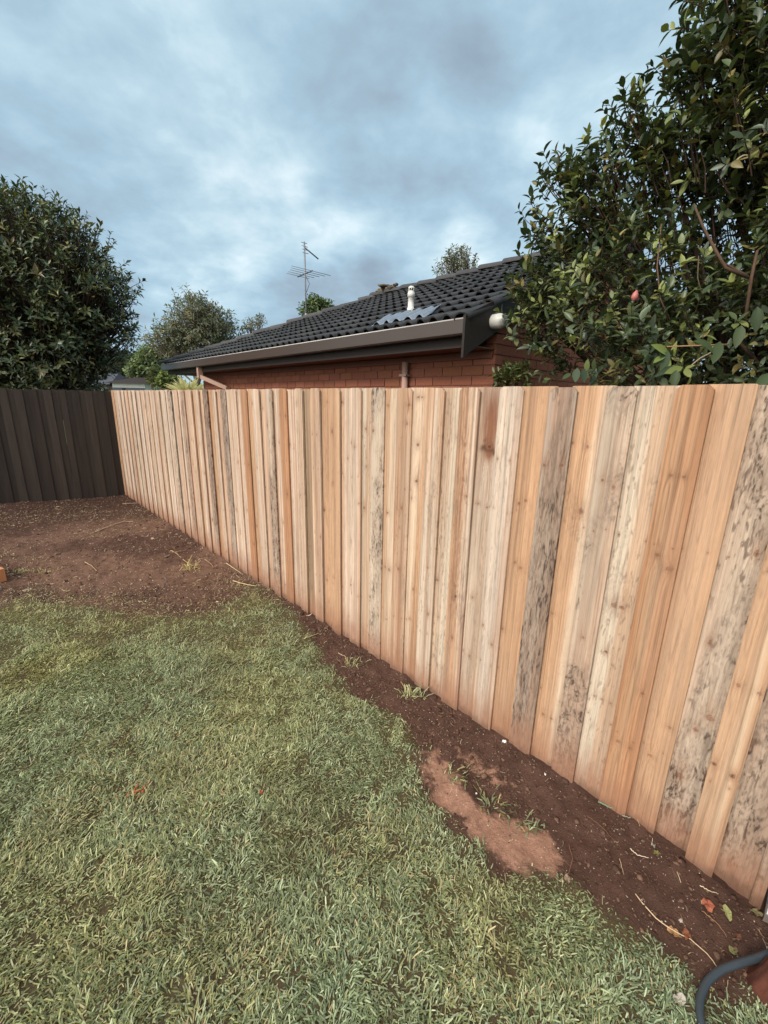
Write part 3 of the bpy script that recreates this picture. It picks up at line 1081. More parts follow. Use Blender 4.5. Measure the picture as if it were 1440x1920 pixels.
add_paling(s_e - OV, s_f + OV, 0, 'pale', 213, knots=[(.085, 1.50, .020, .85), (.06, 1.53, .010, .7), (.05, 1.22, .004, .8), (.1, 1.21, .004, .8), (.06, .72, .006, .5), (.07, .38, .006, .5)], band=10,
           label="pale paling with one large ragged brown knot near its top")
s_g, s_h = S(864), S(832)
add_paling(s_f, s_g, 1, 'streak', 214, knots=[(.05, 1.50, .007, .45), (.055, 1.33, .009, .5), (.08, 1.25, .006, .7), (.05, .76, .008, .6), (.055, .70, .007, 1.), (.05, .45, .006, .5)], band=13)
add_paling(s_g - OV, s_h + OV, 0, 'grey', 215, knots=[(.12, 1.53, .010, .4), (.05, 1.1, .004, .7), (.04, .74, .008, .6), (.06, .52, .006, .4)], band=14)
s_i, s_j = S(801), S(772)
add_paling(s_h, s_i, 1, 'streak', 216, knots=[(.06, .80, .008, .4), (.08, .52, .007, .5)], band=20)
add_paling(s_i - OV, s_j + OV, 0, 'ochre', 217, knots=[(.06, 1.72, .008, 1.), (.085, 1.72, .006, .9), (.07, 1.47, .008, 1.), (.07, 1.27, .009, .9), (.04, 1.17, .006, .5), (.08, .62, .006, .9), (.06, .42, .005, .9)], band=9,
           label="pale paling with a column of small black knots on an orange stripe")
s_k, s_l = S(745), S(721)
add_paling(s_j, s_k, 1, 'streak', 218, knots=[(.09, 1.68, .010, .7), (.08, 1.58, .009, .4), (.06, 1.1, .008, .4), (.05, .72, .006, .5)], band=17)
add_paling(s_k - OV, s_l + OV, 0, 'ochre', 219, band=12)
s_m, s_n = S(696), S(676)
add_paling(s_l, s_m, 1, 'mottle', 220, band=10)
add_paling(s_m - OV, s_n + OV, 0, 'grey', 221, knots=[(.06, 1.53, .008, .4), (.07, 1.3, .009, .5), (.05, 1.03, .009, .7)], band=20)
# beyond: pairs of front and back palings at a regular pitch
FRONT = ['pink', 'tan', 'pink', 'pale', 'orange', 'mottle', 'pale', 'orange', 'pink', 'mould', 'pale', 'mould', 'pink', 'pale', 'mottle', 'pink', 'mottle', 'pale',
         'grey', 'pale', 'grey', 'pink', 'pale', 'pale', 'grey', 'pink', 'pale', 'pale', 'grey', 'ochre', 'pale']
BACK = ['pink', 'ochre', 'olive', 'pink', 'pink', 'pink', 'ochre', 'pink', 'pale', 'pink', 'orange', 'pink', 'ochre', 'pink', 'pink', 'pale', 'pink', 'grey',
        'pink', 'pale', 'mottle', 'pale', 'pink', 'grey', 'pale', 'pale', 'pink', 'grey', 'pale', 'pale', 'ochre']
s0 = s_n
step = .2125
for k in range(31):
    wf = .108 + random.uniform(-.006, .008)
    sn = s0 + k * step
    if sn + .05 > F_S1:
        break
    sf = min(sn + wf, F_S1 - .002)
    add_paling(sn, sf, 1, FRONT[k % len(FRONT)], 300 + k)
    se = s0 + (k + 1) * step
    if sf < F_S1 - .03:
        add_paling(sf - OV, min(se + OV, F_S1 - .002), 0, BACK[k % len(BACK)], 400 + k, lift=-.002)
# rails nailed to the back of the palings
for zc in (.35, 1.45):
    b = MB()
    b.box((-(F_S1 - S_END), .062, zc - .038), (-.02, .100, zc + .038), lin(190, 160, 120, .85))
    b.build("rail", M_wood, new_fence)

# ------------------------------------------------------------------ the old dark fence
dw_ang = math.atan2(-DW[1], -DW[0])          # local x runs back towards the corner
dn_ang = dw_ang
dark = thing("timber_fence", "old dark brown painted paling fence across the back of the yard", "fence", (CORNER[0], CORNER[1], 0), dn_ang)
sgn = 1.0
loc_y = np.array([-math.sin(dn_ang), math.cos(dn_ang)])
sgn = 1.0 if loc_y @ DN > 0 else -1.0         # +1: local +y points away from the yard
pitch = .086
for k in range(46):
    b = MB()
    x1 = -k * pitch - .004 if k else .06
    front = k % 2
    wgap = .004 if k in (7, 8) else -.012
    x0 = -k * pitch - .004 - pitch - (.0 if k in (7, 8) else .012) + (.004 if k == 7 else 0)
    y = (0.0 if front else .0152) * sgn
    tone = random.uniform(.6, 1.1)
    c0 = np.array(lin(66, 55, 48)) * tone
    zs = np.linspace(-.1, 1.757 + random.uniform(-.008, .006), 9)
    xs = np.linspace(x0, x1, 5)
    for a in range(4):
        pass
    Vp, qp = [], []
    lean = random.uniform(-.004, .004)
    b.box((x0, min(y, y + .014 * sgn), -.1), (x1, max(y, y + .014 * sgn), zs[-1]), c0)
    o = b.build("paling", M_dark, dark)
    o.rotation_euler = (0, random.uniform(-.002, .002), 0)
b = MB()
b.box((-42 * pitch, .034 * sgn if sgn > 0 else -.08, 1.3), (0, .08 if sgn > 0 else -.034, 1.38), lin(60, 50, 44))
b.build("rail", M_dark, dark)

# white post beyond the near end of the new fence
b = MB()
b.box((.012, -.012, .02), (.112, .078, 1.75), lin(226, 228, 230))
b.box((.008, -.02, -.03), (.12, .086, .02), lin(120, 108, 100))
wp = thing("post", "white post just past the near end of the pine fence", "post", (orig[0], orig[1], 0), NEW_RZ)
b.build("shaft", M_plain, wp)

# ------------------------------------------------------------------ neighbour's brick house
U0, N0 = 2.264, 3.349
U1 = 9.26
hp = HA * U0 + HN * N0
HRZ = math.atan2(-HA[1], -HA[0])
house = thing("brick_house", "single storey brown brick house with dark tiled roof behind the new fence", "house", (hp[0], hp[1], 0), HRZ)


def H(u, n, z):
    return (-(u - U0), n - N0, z)


GUT_N, GUT_Z = 2.899, 2.341
PITCH = .43
RID_N = 5.88
RID_Z = GUT_Z + PITCH * (RID_N - GUT_N)
HIP_U0, HIP_U1 = 10.35, 6.75           # gutter corner, ridge end


def roof_z(n):
    return GUT_Z + PITCH * (n - GUT_N)


# brickwork: long wall and gable wall, bricks laid in courses with raked joints
def brick_wall(name, length, z0, z1, axis, gable=None):
    b = MB()
    bl_, bh, mj = .230, .076, .010
    cH = bh + mj
    z, row = z1 - cH * math.ceil((z1 - z0) / cH), 0
    base = np.array(lin(140, 88, 68))
    zt = gable(0) if gable else z1
    while z < (z1 if not gable else z1 + 1.6):
        x = -(bl_ + mj) * (.5 if row % 2 else 0) + .0
        while x < length:
            xa, xb = max(x, 0), min(x + bl_, length)
            lim = z1 if not gable else min(gable(xa), gable(xb))
            if xb - xa > .03 and z + bh <= lim + .03:
                c = base * rng.uniform(.88, 1.10) * np.array([1, rng.uniform(.94, 1.05), rng.uniform(.92, 1.05)])
                e = rng.uniform(-.0015, .0015)
                if axis == 'x':
                    b.box((-xb, e, z), (-xa, .1, z + bh), c)
                else:
                    b.box((-.1, xa, z), (e, xb, z + bh), c)
            x += bl_ + mj
        z += cH
        row += 1
    return b


wl = brick_wall("wall", U1 - U0, .0, 2.20, 'x').build("wall", M_brick, house)
wg_mb = brick_wall("wall", 6.0, .0, 2.20, 'y', lambda y: min(roof_z(N0 + y), roof_z(2 * RID_N - N0 - y)) - .06)
wg = wg_mb.build("gable_wall", M_brick, house)
b = MB()
b.box((-(U1 - U0), .009, 0), (-.009, .09, 2.2), lin(122, 88, 72))
b.build("mortar_bed", M_mortar, wl)
b = MB()
poly = [(.1, 0), (6.0, 0), (6.0, 2.2), (RID_N - N0, RID_Z - .1), (.1, roof_z(N0) - .08)]
b.prism(poly, 0, -.09, -.009, lin(126, 96, 80))
b.build("mortar_bed", M_mortar, wg)
b = MB()
b.box((-(U1 - U0) + .0, .1, 0), (-(U1 - U0) + .1, 5.1, 2.2), lin(110, 70, 54))
b.box((-(U1 - U0) + .1, 5.0, 0), (-.1, 5.1, 2.2), lin(110, 70, 54))
b.build("rear_wall", M_brick, house)
# dark timber panel closing the eave at the far end
# roof tiles ---------------------------------------------------------
def tiled_plane():
    sl = math.sqrt(1 + PITCH ** 2)
    up = np.array([0, 1 / sl, PITCH / sl])
    nm = np.array([0, -PITCH / sl, 1 / sl])
    gauge, lap = .298, .07
    b = MB()
    total = (RID_N - GUT_N + .02) * sl
    row = 0
    d0 = .045
    rp, rw = .150, .092
    while d0 < total - .05:
        d1 = min(d0 + gauge + lap, total)
        n_mid = GUT_N + max(d0, 0) / sl
        umax = HIP_U0 - (n_mid - GUT_N) / (RID_N - GUT_N) * (HIP_U0 - HIP_U1)
        umin = U0 + .03
        ncol = int((umax - umin) / (rp / 20)) + 1
        uu = umin + np.arange(ncol + 1) * (rp / 20)
        ph = ((uu - umin) % rp)
        roll = np.sqrt(np.clip(1 - ((ph - rw / 2) / (rw / 2)) ** 2, 0, 1))
        ti = np.floor((uu - umin) / (2 * rp)).astype(int)
        jit = rng.normal(0, .0022, ti.max() + 2)[ti]
        pan = -.004 * np.sin(np.pi * np.clip((ph - rw) / (rp - rw), 0, 1))
        hs = [-.004 + jit + .050 * roll + pan, -.012 + jit * .5 + .039 * roll + pan, -.022 + .026 * roll + pan]
        ds = [d0, d0 + (d1 - d0) * .5, d1]
        R = []
        tint = np.array(lin(52, 50, 49)) * rng.uniform(.72, 1.35, ti.max() + 2)[ti][:, None] * (.8 + .4 * fbm(uu * 9, np.full_like(uu, d0 * 9), 131, 3))[:, None]
        for h, d in [(hs[0] - .013, d0 + .002)] + list(zip(hs, ds)):
            P = np.outer(np.full(len(uu), d), up) + np.outer(h, nm)
            P[:, 0] = -(uu - U0)
            P[:, 1] += GUT_N - N0
            P[:, 2] += GUT_Z
            R.append(P)
        V = np.vstack(R)
        m = len(uu)
        a = np.arange(m - 1)
        q = np.vstack([np.stack([r * m + a, r * m + a + 1, (r + 1) * m + a + 1, (r + 1) * m + a], -1) for r in range(3)])
        b.add(V, q[:, ::-1], None, np.vstack([tint * .9] + [tint] * 3))
        d0 += gauge
        row += 1
    return b


roof = tiled_plane().build("roof", M_tile, house)
for p in roof.data.polygons:
    p.use_smooth = False
# under-roof sheets: front, back and hip end
b = MB()


def quadp(pts, c):
    b.add(np.array([H(*p) for p in pts]), [(0, 1, 2, 3)] if len(pts) == 4 else None, [(0, 1, 2)] if len(pts) == 3 else None, c)


dk = lin(24, 23, 24)
quadp([(U0 + .02, GUT_N + .04, GUT_Z - .04), (HIP_U0 - .04, GUT_N + .04, GUT_Z - .04), (HIP_U1, RID_N, RID_Z - .055), (U0 + .02, RID_N, RID_Z - .055)], dk)
b.build("sarking", M_plain, roof)
b = MB()
tc_ = lin(52, 52, 56)
BK_N = 2 * RID_N - GUT_N
quadp([(U0 + .02, BK_N, GUT_Z), (HIP_U0, BK_N, GUT_Z), (HIP_U1, RID_N, RID_Z), (U0 + .02, RID_N, RID_Z)], tc_)
quadp([(HIP_U0, GUT_N, GUT_Z), (HIP_U0, BK_N, GUT_Z), (HIP_U1, RID_N, RID_Z)], tc_)
b.build("rear_roof", M_tile, house)


def capping(p0, p1, name, seg=.36, r0=.105, r1=.125, colr=(62, 60, 60)):
    p0, p1 = np.array(H(*p0)), np.array(H(*p1))
    L = np.linalg.norm(p1 - p0)
    d = (p1 - p0) / L
    side = np.cross(d, (0, 0, 1))
    side /= np.linalg.norm(side)
    upv = np.cross(side, d)
    b = MB()
    k = int(L / seg)
    seg = L / k
    ang = np.linspace(-.12, math.pi + .12, 11)
    for i_ in range(k):
        a0, a1 = p0 + d * i_ * seg, p0 + d * ((i_ + 1) * seg + .05)
        jl = rng.normal(0, .006)
        rows = []
        for P, r, lift in ((a0, r1 * .88, -.035), (a0, r1, -.03), (a1, r0, -.048)):
            rows.append(P + np.outer(np.cos(ang) * r, side) + np.outer(np.sin(ang) ** 1.0 * r * .62 + lift + jl, upv))
        V = np.vstack(rows)
        m = len(ang)
        a = np.arange(m - 1)
        q = np.vstack([np.stack([r * m + a, r * m + a + 1, (r + 1) * m + a + 1, (r + 1) * m + a], -1) for r in range(2)])
        b.add(V, q, None, np.array(lin(*colr)) * rng.uniform(.8, 1.3))
    return b.build(name, M_tile, house)


capping((HIP_U0 + .02, GUT_N + .0, GUT_Z + .035), (HIP_U1, RID_N, RID_Z + .045), "hip_capping")
capping((HIP_U1 + .1, RID_N, RID_Z + .045), (U0 - .03, RID_N, RID_Z + .045), "ridge_capping", .40)
capping((U0 + .035, GUT_N - .02, GUT_Z + .03), (U0 + .035, RID_N, RID_Z + .03), "verge_capping", .34, .062, .078, (40, 38, 38))
# mortar and lichen lump where hip and ridge meet
V, Fa, C = lumps(np.zeros((14, 2)), rng.uniform(.035, .08, 14), lerp(np.array(lin(58, 50, 42)), np.array(lin(112, 102, 86)), rng.random(14)[:, None]), .6, 2)
V[:, 2] -= V[:, 2].mean()
offs = np.repeat(np.c_[rng.uniform(-.28, .28, 14), rng.normal(0, .04, 14), rng.uniform(-.02, .05, 14)], len(V) // 14, 0)
o = mesh_np("mortar_lump", V + offs + np.array(H(HIP_U1 - .35, RID_N - .03, RID_Z + .09)), Fa, M_clod, house, C, True)

# gutter: quad profile with rolled lip
b = MB()
g0, g1 = U0 + .005, HIP_U0 + .06
prof = [(0, -.0), (0, -.105), (.012, -.118), (.1, -.118), (.1, -.02), (.097, -.02), (.097, -.112), (.014, -.112), (.006, -.1), (.006, 0)]
pv = np.array(prof)
V = np.vstack([np.array([H(u, GUT_N + y_, GUT_Z + z_) for y_, z_ in prof]) for u in (g0, g1)])
k = len(prof)
b.add(V, [(i_, (i_ + 1) % k, k + (i_ + 1) % k, k + i_) for i_ in range(k)], None, lin(70, 58, 52))
b.box(np.minimum(H(g0, GUT_N, GUT_Z - .118), H(g0 + .004, GUT_N + .1, GUT_Z)), np.maximum(H(g0, GUT_N, GUT_Z - .118), H(g0 + .004, GUT_N + .1, GUT_Z)), lin(70, 58, 52))
gut = b.build("gutter", M_metal, house)
b = MB()
b.tube([H(g0, GUT_N + .002, GUT_Z + .003), H(g1, GUT_N + .002, GUT_Z + .003)], .007, 8, lin(182, 176, 170))  # lip of the brown gutter coloured pale, its silvery highlight put into the colour
b.build("gutter_lip", M_metal, gut, True)
b = MB()
b.box(H(HIP_U0, GUT_N + .104, GUT_Z - .20), H(U0 + .03, GUT_N + .125, GUT_Z - .012), lin(46, 36, 32))
b.build("fascia", M_plain, house)
b = MB()
b.box(H(HIP_U0 - .04, GUT_N + .125, GUT_Z - .196), H(U0 + .012, N0 + .02, GUT_Z - .186), lin(92, 58, 46))
b.box(H(HIP_U0 - .04, N0 + .02, GUT_Z - .196), H(U1 + .002, N0 + 5.0, GUT_Z - .186), lin(70, 48, 40))
b.build("soffit", M_plain, house)
b = MB()
b.box(H(U1 + .0, N0 - .022, GUT_Z - .262), H(U0 + .02, N0 - .003, GUT_Z - .198), lin(112, 68, 54))
b.build("eave_beam", M_plain, house)
# barge board at the gable
b = MB()
pb = [(2.865, 2.36), (2.865, 2.045), (3.33, 2.30), (RID_N, RID_Z - .21), (RID_N, RID_Z + .02), (2.90, 2.375)]
b.prism([(n - N0, z) for n, z in pb], 0, .004, .026, lin(44, 38, 34))
pb2 = [(2 * RID_N - n, z) for n, z in pb[2:5]]
b.prism([(RID_N - N0, RID_Z + .02), (RID_N - N0, RID_Z - .21), (BK_N - N0, GUT_Z - .2), (BK_N - N0, GUT_Z + .03)], 0, .004, .026, lin(44, 38, 34))
b.build("barge_board", M_mould, house)
# round downpipe on the long wall
def downpipe(u, r, c, z1=GUT_Z - .25):
    b = MB()
    b.tube([H(u, N0 - r - .012, .02), H(u, N0 - r - .012, z1)], r, 14, c)
    o = b.build("downpipe", M_metal, house, True)
    return o


dp = downpipe(3.33, .034, lin(178, 144, 130))
for zc in (1.2, 1.95):
    b = MB()
    b.box(H(3.33 + .05, N0 - .085, zc), H(3.33 - .05, N0 - .004, zc + .02), lin(150, 120, 108))
    b.build("bracket", M_metal, dp)
# square downpipe dropping from the gutter near the far corner and kicking back to the wall
b = MB()
pc = lin(176, 142, 122)
ud = 8.35
b.box(H(ud + .04, 2.93, 2.03), H(ud - .04, 3.01, GUT_Z - .1), pc)
A = np.array(H(ud, 2.97, 2.06))
B_ = np.array(H(7.95, N0 - .05, 1.86))
dv = (B_ - A) / np.linalg.norm(B_ - A)
sd = np.cross(dv, (0, 0, 1))
sd /= np.linalg.norm(sd)
uv = np.cross(sd, dv)
R = np.stack([dv, sd, uv], 1)
b.box((-.03, -.034, -.034), (np.linalg.norm(B_ - A), .034, .034), pc, R, A)
b.box(H(7.99, N0 - .09, .02), H(7.91, N0 - .012, 1.88), pc)
b.build("downpipe", M_metal, house)

# vent pipe through the roof, flashing and overflow cap
vu, vn = 3.46, 3.488
vz = roof_z(vn)
b = MB()
b.lathe([(.04, -.08), (.04, .035), (.0405, .06), (.033, .064), (.033, .165), (.040, .168), (.040, .205), (.034, .212), (.034, .225)], H(vu, vn, vz), 20, lin(206, 202, 194))
vp = b.build("vent_pipe", M_pvc, house, True)
b = MB()
for k in range(8):
    a = k * math.pi / 4
    c0 = np.array(H(vu, vn, vz + .225))
    b.box((.025, -.004, 0), (.032, .004, .028), lin(200, 196, 188), [[math.cos(a), -math.sin(a), 0], [math.sin(a), math.cos(a), 0], [0, 0, 1]], c0)
b.lathe([(.034, .250), (.032, .262), (.018, .272), (.0, .274)], H(vu, vn, vz), 20, lin(206, 202, 194))
b.build("vent_cowl", M_pvc, vp, True)
# flashing sheet dressed over the rolls
su, sn = np.linspace(2.86, 3.62, 60), np.linspace(3.07, 3.40, 14)
Ug, Ng = np.meshgrid(su, sn, indexing='ij')
shear = (Ng - 3.07) * .25
Un = Ug + shear
ph = ((Un - U0 - .03) % .15)
rl = np.where(ph < .088, np.sin(np.pi * np.clip(ph / .088, 0, 1)) ** .8, 0)
Zg = roof_z(Ng) + .026 + .030 * rl + .01 * (fbm(Ug * 14, Ng * 14, 91, 3) - .5)
Ng2 = Ng + .03 * (fbm(Ug * 9, Ng * 0, 92, 2) - .5)
Vf = np.stack([-(Un - U0), Ng2 - N0, Zg], -1).reshape(-1, 3)
i, j = np.meshgrid(np.arange(59), np.arange(13), indexing='ij')
qf = np.stack([i * 14 + j, i * 14 + j + 1, (i + 1) * 14 + j + 1, (i + 1) * 14 + j], -1).reshape(-1, 4)
fl = mesh_np("flashing", Vf, qf[:, ::-1], M_lead, house, np.tile(lin(108, 118, 130), (len(Vf), 1)), True)
so = fl.modifiers.new("thick", 'SOLIDIFY')
so.thickness = .004
# white pipe end sticking out of the barge board
Rp = np.array([[0, 0, 1], [0, 1, 0], [-1, 0, 0]], float)
b = MB()
b.lathe([(.0, -.02), (.055, -.02), (.055, .0), (.060, .004), (.060, .075), (.056, .082), (.046, .108), (.044, .112), (.0, .113)], H(2.236, 3.235, 2.352), 24, lin(190, 188, 180), Rp)
b.build("pipe_cap", M_pvc, house, True)
for k in range(5):
    pass

# ------------------------------------------------------------------ television aerial on the hip
AN = 5.25


def hw(u, n, z):
    p = HA * u + HN * n
    return np.array([p[0], p[1], z])


base = hw(8.30, AN, 3.15)
aer = thing("tv_aerial", "thin grey television aerial with two crossbar arrays on the house roof", "aerial", tuple(base))
b = MB()
alc = lin(120, 122, 128)
b.tube([(0, 0, 0), (0, 0, 1.62)], .016, 8, alc)
b.build("mast", M_alu, aer, True)
b = MB()
b.tube([(0, 0, -.05), (0, 0, .28)], .024, 8, lin(176, 170, 160))
b.build("mast_foot", M_alu, aer, True)


def h_dir(u, n, z):
    p = HA * u + HN * n
    return np.array([p[0], p[1], z])


# lower array: boom along the roof, five elements across it
b = MB()
c0 = np.array([0, 0, 1.03])
bd = h_dir(-1, 0, 0)
ed = h_dir(0, 1, 0)
b.tube([c0 - bd * .29, c0 + bd * .27 + np.array([0, 0, .015])], .012, 6, lin(70, 72, 78))
low = b.build("boom", M_alu, aer, True)
for k, (t_, l_) in enumerate(((-.27, .27), (-.14, .31), (0.0, .35), (.13, .40), (.25, .46))):
    b = MB()
    p = c0 + bd * t_ + np.array([0, 0, .014])
    b.tube([p - ed * l_, p + ed * l_], .0055, 5, alc)
    b.build("element", M_alu, low, True)
# upper array: short tilted boom with small directors at the mast
b = MB()
c1 = np.array([0, 0, 1.52])
e1 = h_dir(0, .30, -.13)
b.tube([c1, c1 + e1 * 1.1], .013, 6, lin(104, 106, 112))
up_ = b.build("boom", M_alu, aer, True)
for k in range(4):
    b = MB()
    p = c1 + e1 * (-.02 + .03 * k) + np.array([0, 0, .075 - .055 * k])
    b.tube([p - ed * .07, p + ed * .07], .006, 5, alc)
    b.build("director", M_alu, up_, True)
b = MB()
b.tube([c0 + (0, 0, -.02), c0 + ed * .1 + (0, 0, -.16), c0 + (0.02, 0, -.34)], .006, 5, lin(90, 92, 98))
b.build("cable", M_alu, aer, True)

# ------------------------------------------------------------------ foliage
def leaf_template(segs=4, fold=.18, curl=.22):
    """unit leaf: x 0..1 along, y across, z up"""
    t = np.linspace(0, 1, segs + 1)
    wdt = np.sin(np.pi * t ** .85) ** .8 * .5
    wdt[0], wdt[-1] = .03, .0
    V, rows = [], []
    for i_, a in enumerate(t):
        zc = -curl * a * a
        V += [(a, -wdt[i_], zc + fold * wdt[i_]), (a, 0, zc), (a, wdt[i_], zc + fold * wdt[i_])]
    q = []
    for i_ in range(segs):
        k = i_ * 3
        q += [(k, k + 3, k + 4, k + 1), (k + 1, k + 4, k + 5, k + 2)]
    return np.array(V), np.array(q)


def place_leaves(pos, direc, normal, length, width, col, segs=3, fold=.3, curl=.22):
    T, Q = leaf_template(segs, fold, curl)
    n = len(pos)
    x = direc / (np.linalg.norm(direc, axis=1, keepdims=True) + 1e-9)
    y = np.cross(normal, x)
    y /= np.linalg.norm(y, axis=1, keepdims=True) + 1e-9
    z = np.cross(x, y)
    L, W = length[:, None, None], width[:, None, None]
    cu = rng.uniform(.3, 1.6, n)[:, None, None]
    V = pos[:, None] + x[:, None] * T[None, :, :1] * L + y[:, None] * T[None, :, 1:2] * W + z[:, None] * T[None, :, 2:] * L * .6 * cu
    k = len(T)
    F_ = (np.arange(n)[:, None, None] * k + Q[None]).reshape(-1, 4)
    return V.reshape(-1, 3), F_, np.repeat(col, k, 0)


def rand_dirs(n):
    d = rng.normal(size=(n, 3))
    return d / np.linalg.norm(d, axis=1, keepdims=True)


def leafy(name_tree, label, cat, blobs, base, n_tips, leaf_len, leaf_w, per_tip, palette, mat, group=None, shell=.55, clearance=None, trunk_r=.05,
          spread=.12, stems=3, leaf_segs=3, wood=(92, 68, 52), twig_r=.0028, upbias=.35, droop=.0, flat=.5, limb_sides=7, sprigs=0, crown_name="crown", lumpy=(.78, .44), twig_from=.45):
    """blobs: (centre, radius(3), weight); every blob gets a limb, every tip a twig with a rosette of leaves"""
    root = thing(name_tree, label, cat, tuple(base), 0, group)
    base = np.asarray(base, float)
    wts = np.array([b_[2] for b_ in blobs], float)
    wts /= wts.sum()
    cen = np.array([b_[0] for b_ in blobs], float)
    rad = np.array([b_[1] for b_ in blobs], float)
    # limbs
    trunk = MB()
    lw = np.array(lin(*wood))
    fork = base + np.array([0, 0, .5 * (cen[:, 2].min() - base[2])])
    limbs = []
    for s_ in range(stems):
        a = s_ * 6.28 / stems + .4
        trunk.tube([base - np.array([0, 0, .1]) + np.array([math.cos(a), math.sin(a), 0]) * trunk_r * (.8 if stems > 1 else 0), lerp(base, fork, .5) + rng.normal(0, .3 * trunk_r, 3), fork + rng.normal(0, trunk_r, 3)],
                   [trunk_r * 1.2, trunk_r, trunk_r * .8], 9, lw)
    for bi in range(len(blobs)):
        c = cen[bi]
        mid1 = lerp(fork, c, .35) + rng.normal(0, .06, 3) * np.linalg.norm(c - fork)
        mid2 = lerp(fork, c, .7) + rng.normal(0, .05, 3) * np.linalg.norm(c - fork)
        tipp = c + rng.normal(0, .2, 3) * rad[bi]
        tt = np.linspace(0, 1, 9)[:, None]
        pts = (1 - tt) ** 3 * fork + 3 * (1 - tt) ** 2 * tt * mid1 + 3 * (1 - tt) * tt ** 2 * mid2 + tt ** 3 * tipp
        trunk.tube(pts, np.linspace(trunk_r * .55, trunk_r * .16, 9), limb_sides, lw)
        limbs.append(pts)
    # tips
    which = rng.choice(len(blobs), n_tips, p=wts)
    d = rand_dirs(n_tips)
    rr = np.where(rng.random(n_tips) < shell, rng.uniform(.72, 1.04, n_tips), rng.random(n_tips) ** (1 / 3))
    lump = lumpy[0] + lumpy[1] * fbm(d[:, 0] * 2.2 + which * 3.1 + 7, d[:, 1] * 2.2 + d[:, 2] * 1.7, 101, 2)
    tips = cen[which] + d * rad[which] * (rr * lump)[:, None]
    if clearance is not None:
        ok = clearance(tips)
        tips, which, d = tips[ok], which[ok], d[ok]
    n = len(tips)
    lim = np.array(limbs)
    anchor = lim[which, rng.integers(3, 9, n)]
    out = tips - anchor
    out /= np.linalg.norm(out, axis=1, keepdims=True) + 1e-9
    tdir = out * .9 + np.array([0, 0, upbias]) + rand_dirs(n) * .45
    tdir /= np.linalg.norm(tdir, axis=1, keepdims=True)
    # twigs: from the limb towards the tip, 3-sided
    a0 = lerp(anchor, tips, twig_from)
    m1 = lerp(a0, tips, .6) + rng.normal(0, .03, (n, 3)) * np.linalg.norm(tips - a0, axis=1, keepdims=True)
    end = tips + tdir * spread
    segp = np.stack([a0, m1, tips, end], 1)
    rads = np.array([2.0, 1.5, 1.0, .5]) * twig_r
    side = np.cross(tdir, rand_dirs(n))
    side /= np.linalg.norm(side, axis=1, keepdims=True) + 1e-9
    s2 = np.cross(tdir, side)
    tri = np.stack([side, -.5 * side + .87 * s2, -.5 * side - .87 * s2], 1)
    TV = segp[:, :, None] + tri[:, None] * rads[None, :, None, None]
    TV = TV.reshape(n, 12, 3)
    fq = []
    for r_ in range(3):
        for c_ in range(3):
            fq.append((r_ * 3 + c_, r_ * 3 + (c_ + 1) % 3, (r_ + 1) * 3 + (c_ + 1) % 3, (r_ + 1) * 3 + c_))
    TQ = (np.arange(n)[:, None, None] * 12 + np.array(fq)[None]).reshape(-1, 4)
    trunk.add(TV.reshape(-1, 3), TQ, None, lw * .9)
    # leaves
    m = per_tip
    t_ = np.tile(np.linspace(0, 1, m), n) ** .9
    idx = np.repeat(np.arange(n), m)
    phase = np.tile(np.arange(m) * 2.4, n) + np.repeat(rng.uniform(0, 6.28, n), m)
    pos = tips[idx] + tdir[idx] * (t_ * spread)[:, None] * 1.0
    radial = side[idx] * np.cos(phase)[:, None] + s2[idx] * np.sin(phase)[:, None]
    fwd = np.tile(np.linspace(.25, 1.1, m), n)[:, None]
    ld = radial + tdir[idx] * fwd + rng.normal(0, .25, (n * m, 3)) - np.array([0, 0, droop])
    nrm = tdir[idx] * 1.0 + np.array([0, 0, flat]) - radial * .3 + rng.normal(0, .25, (n * m, 3))
    ln = np.clip(rng.normal(.92, .22, n * m), .4, 1.35) * leaf_len
    wd = ln * leaf_w * rng.uniform(.85, 1.2, n * m)
    pal = np.array([lin(*p[:3]) for p in palette])
    pw = np.array([p[3] for p in palette], float)
    pw /= pw.sum()
    tipk = rng.choice(len(palette), n, p=pw)
    leafk = np.where(rng.random(n * m) < .7, tipk[idx], rng.choice(len(palette), n * m, p=pw))
    col = pal[leafk] * rng.uniform(.72, 1.25, n * m)[:, None]
    LV, LF, LC = place_leaves(pos, ld, nrm, ln, wd, col, leaf_segs)
    tr = trunk.build("trunk", M_bark, root, True)
    cr = mesh_np(crown_name, LV - base, LF, mat, root, LC, True)
    for v_ in (tr,):
        co = np.empty(len(v_.data.vertices) * 3, np.float32)
        v_.data.vertices.foreach_get('co', co)
        co = co.reshape(-1, 3) - base.astype(np.float32)
        v_.data.vertices.foreach_set('co', co.ravel())
    return root


def blob(px, py, Y, rpx, w=None, ry=1.0, rz=1.0):
    c = at_depth(px, py, Y)
    r = rpx / 850 * Y
    return (c, np.array([r, r * ry, r * rz]), w if w is not None else (r ** 2.4))


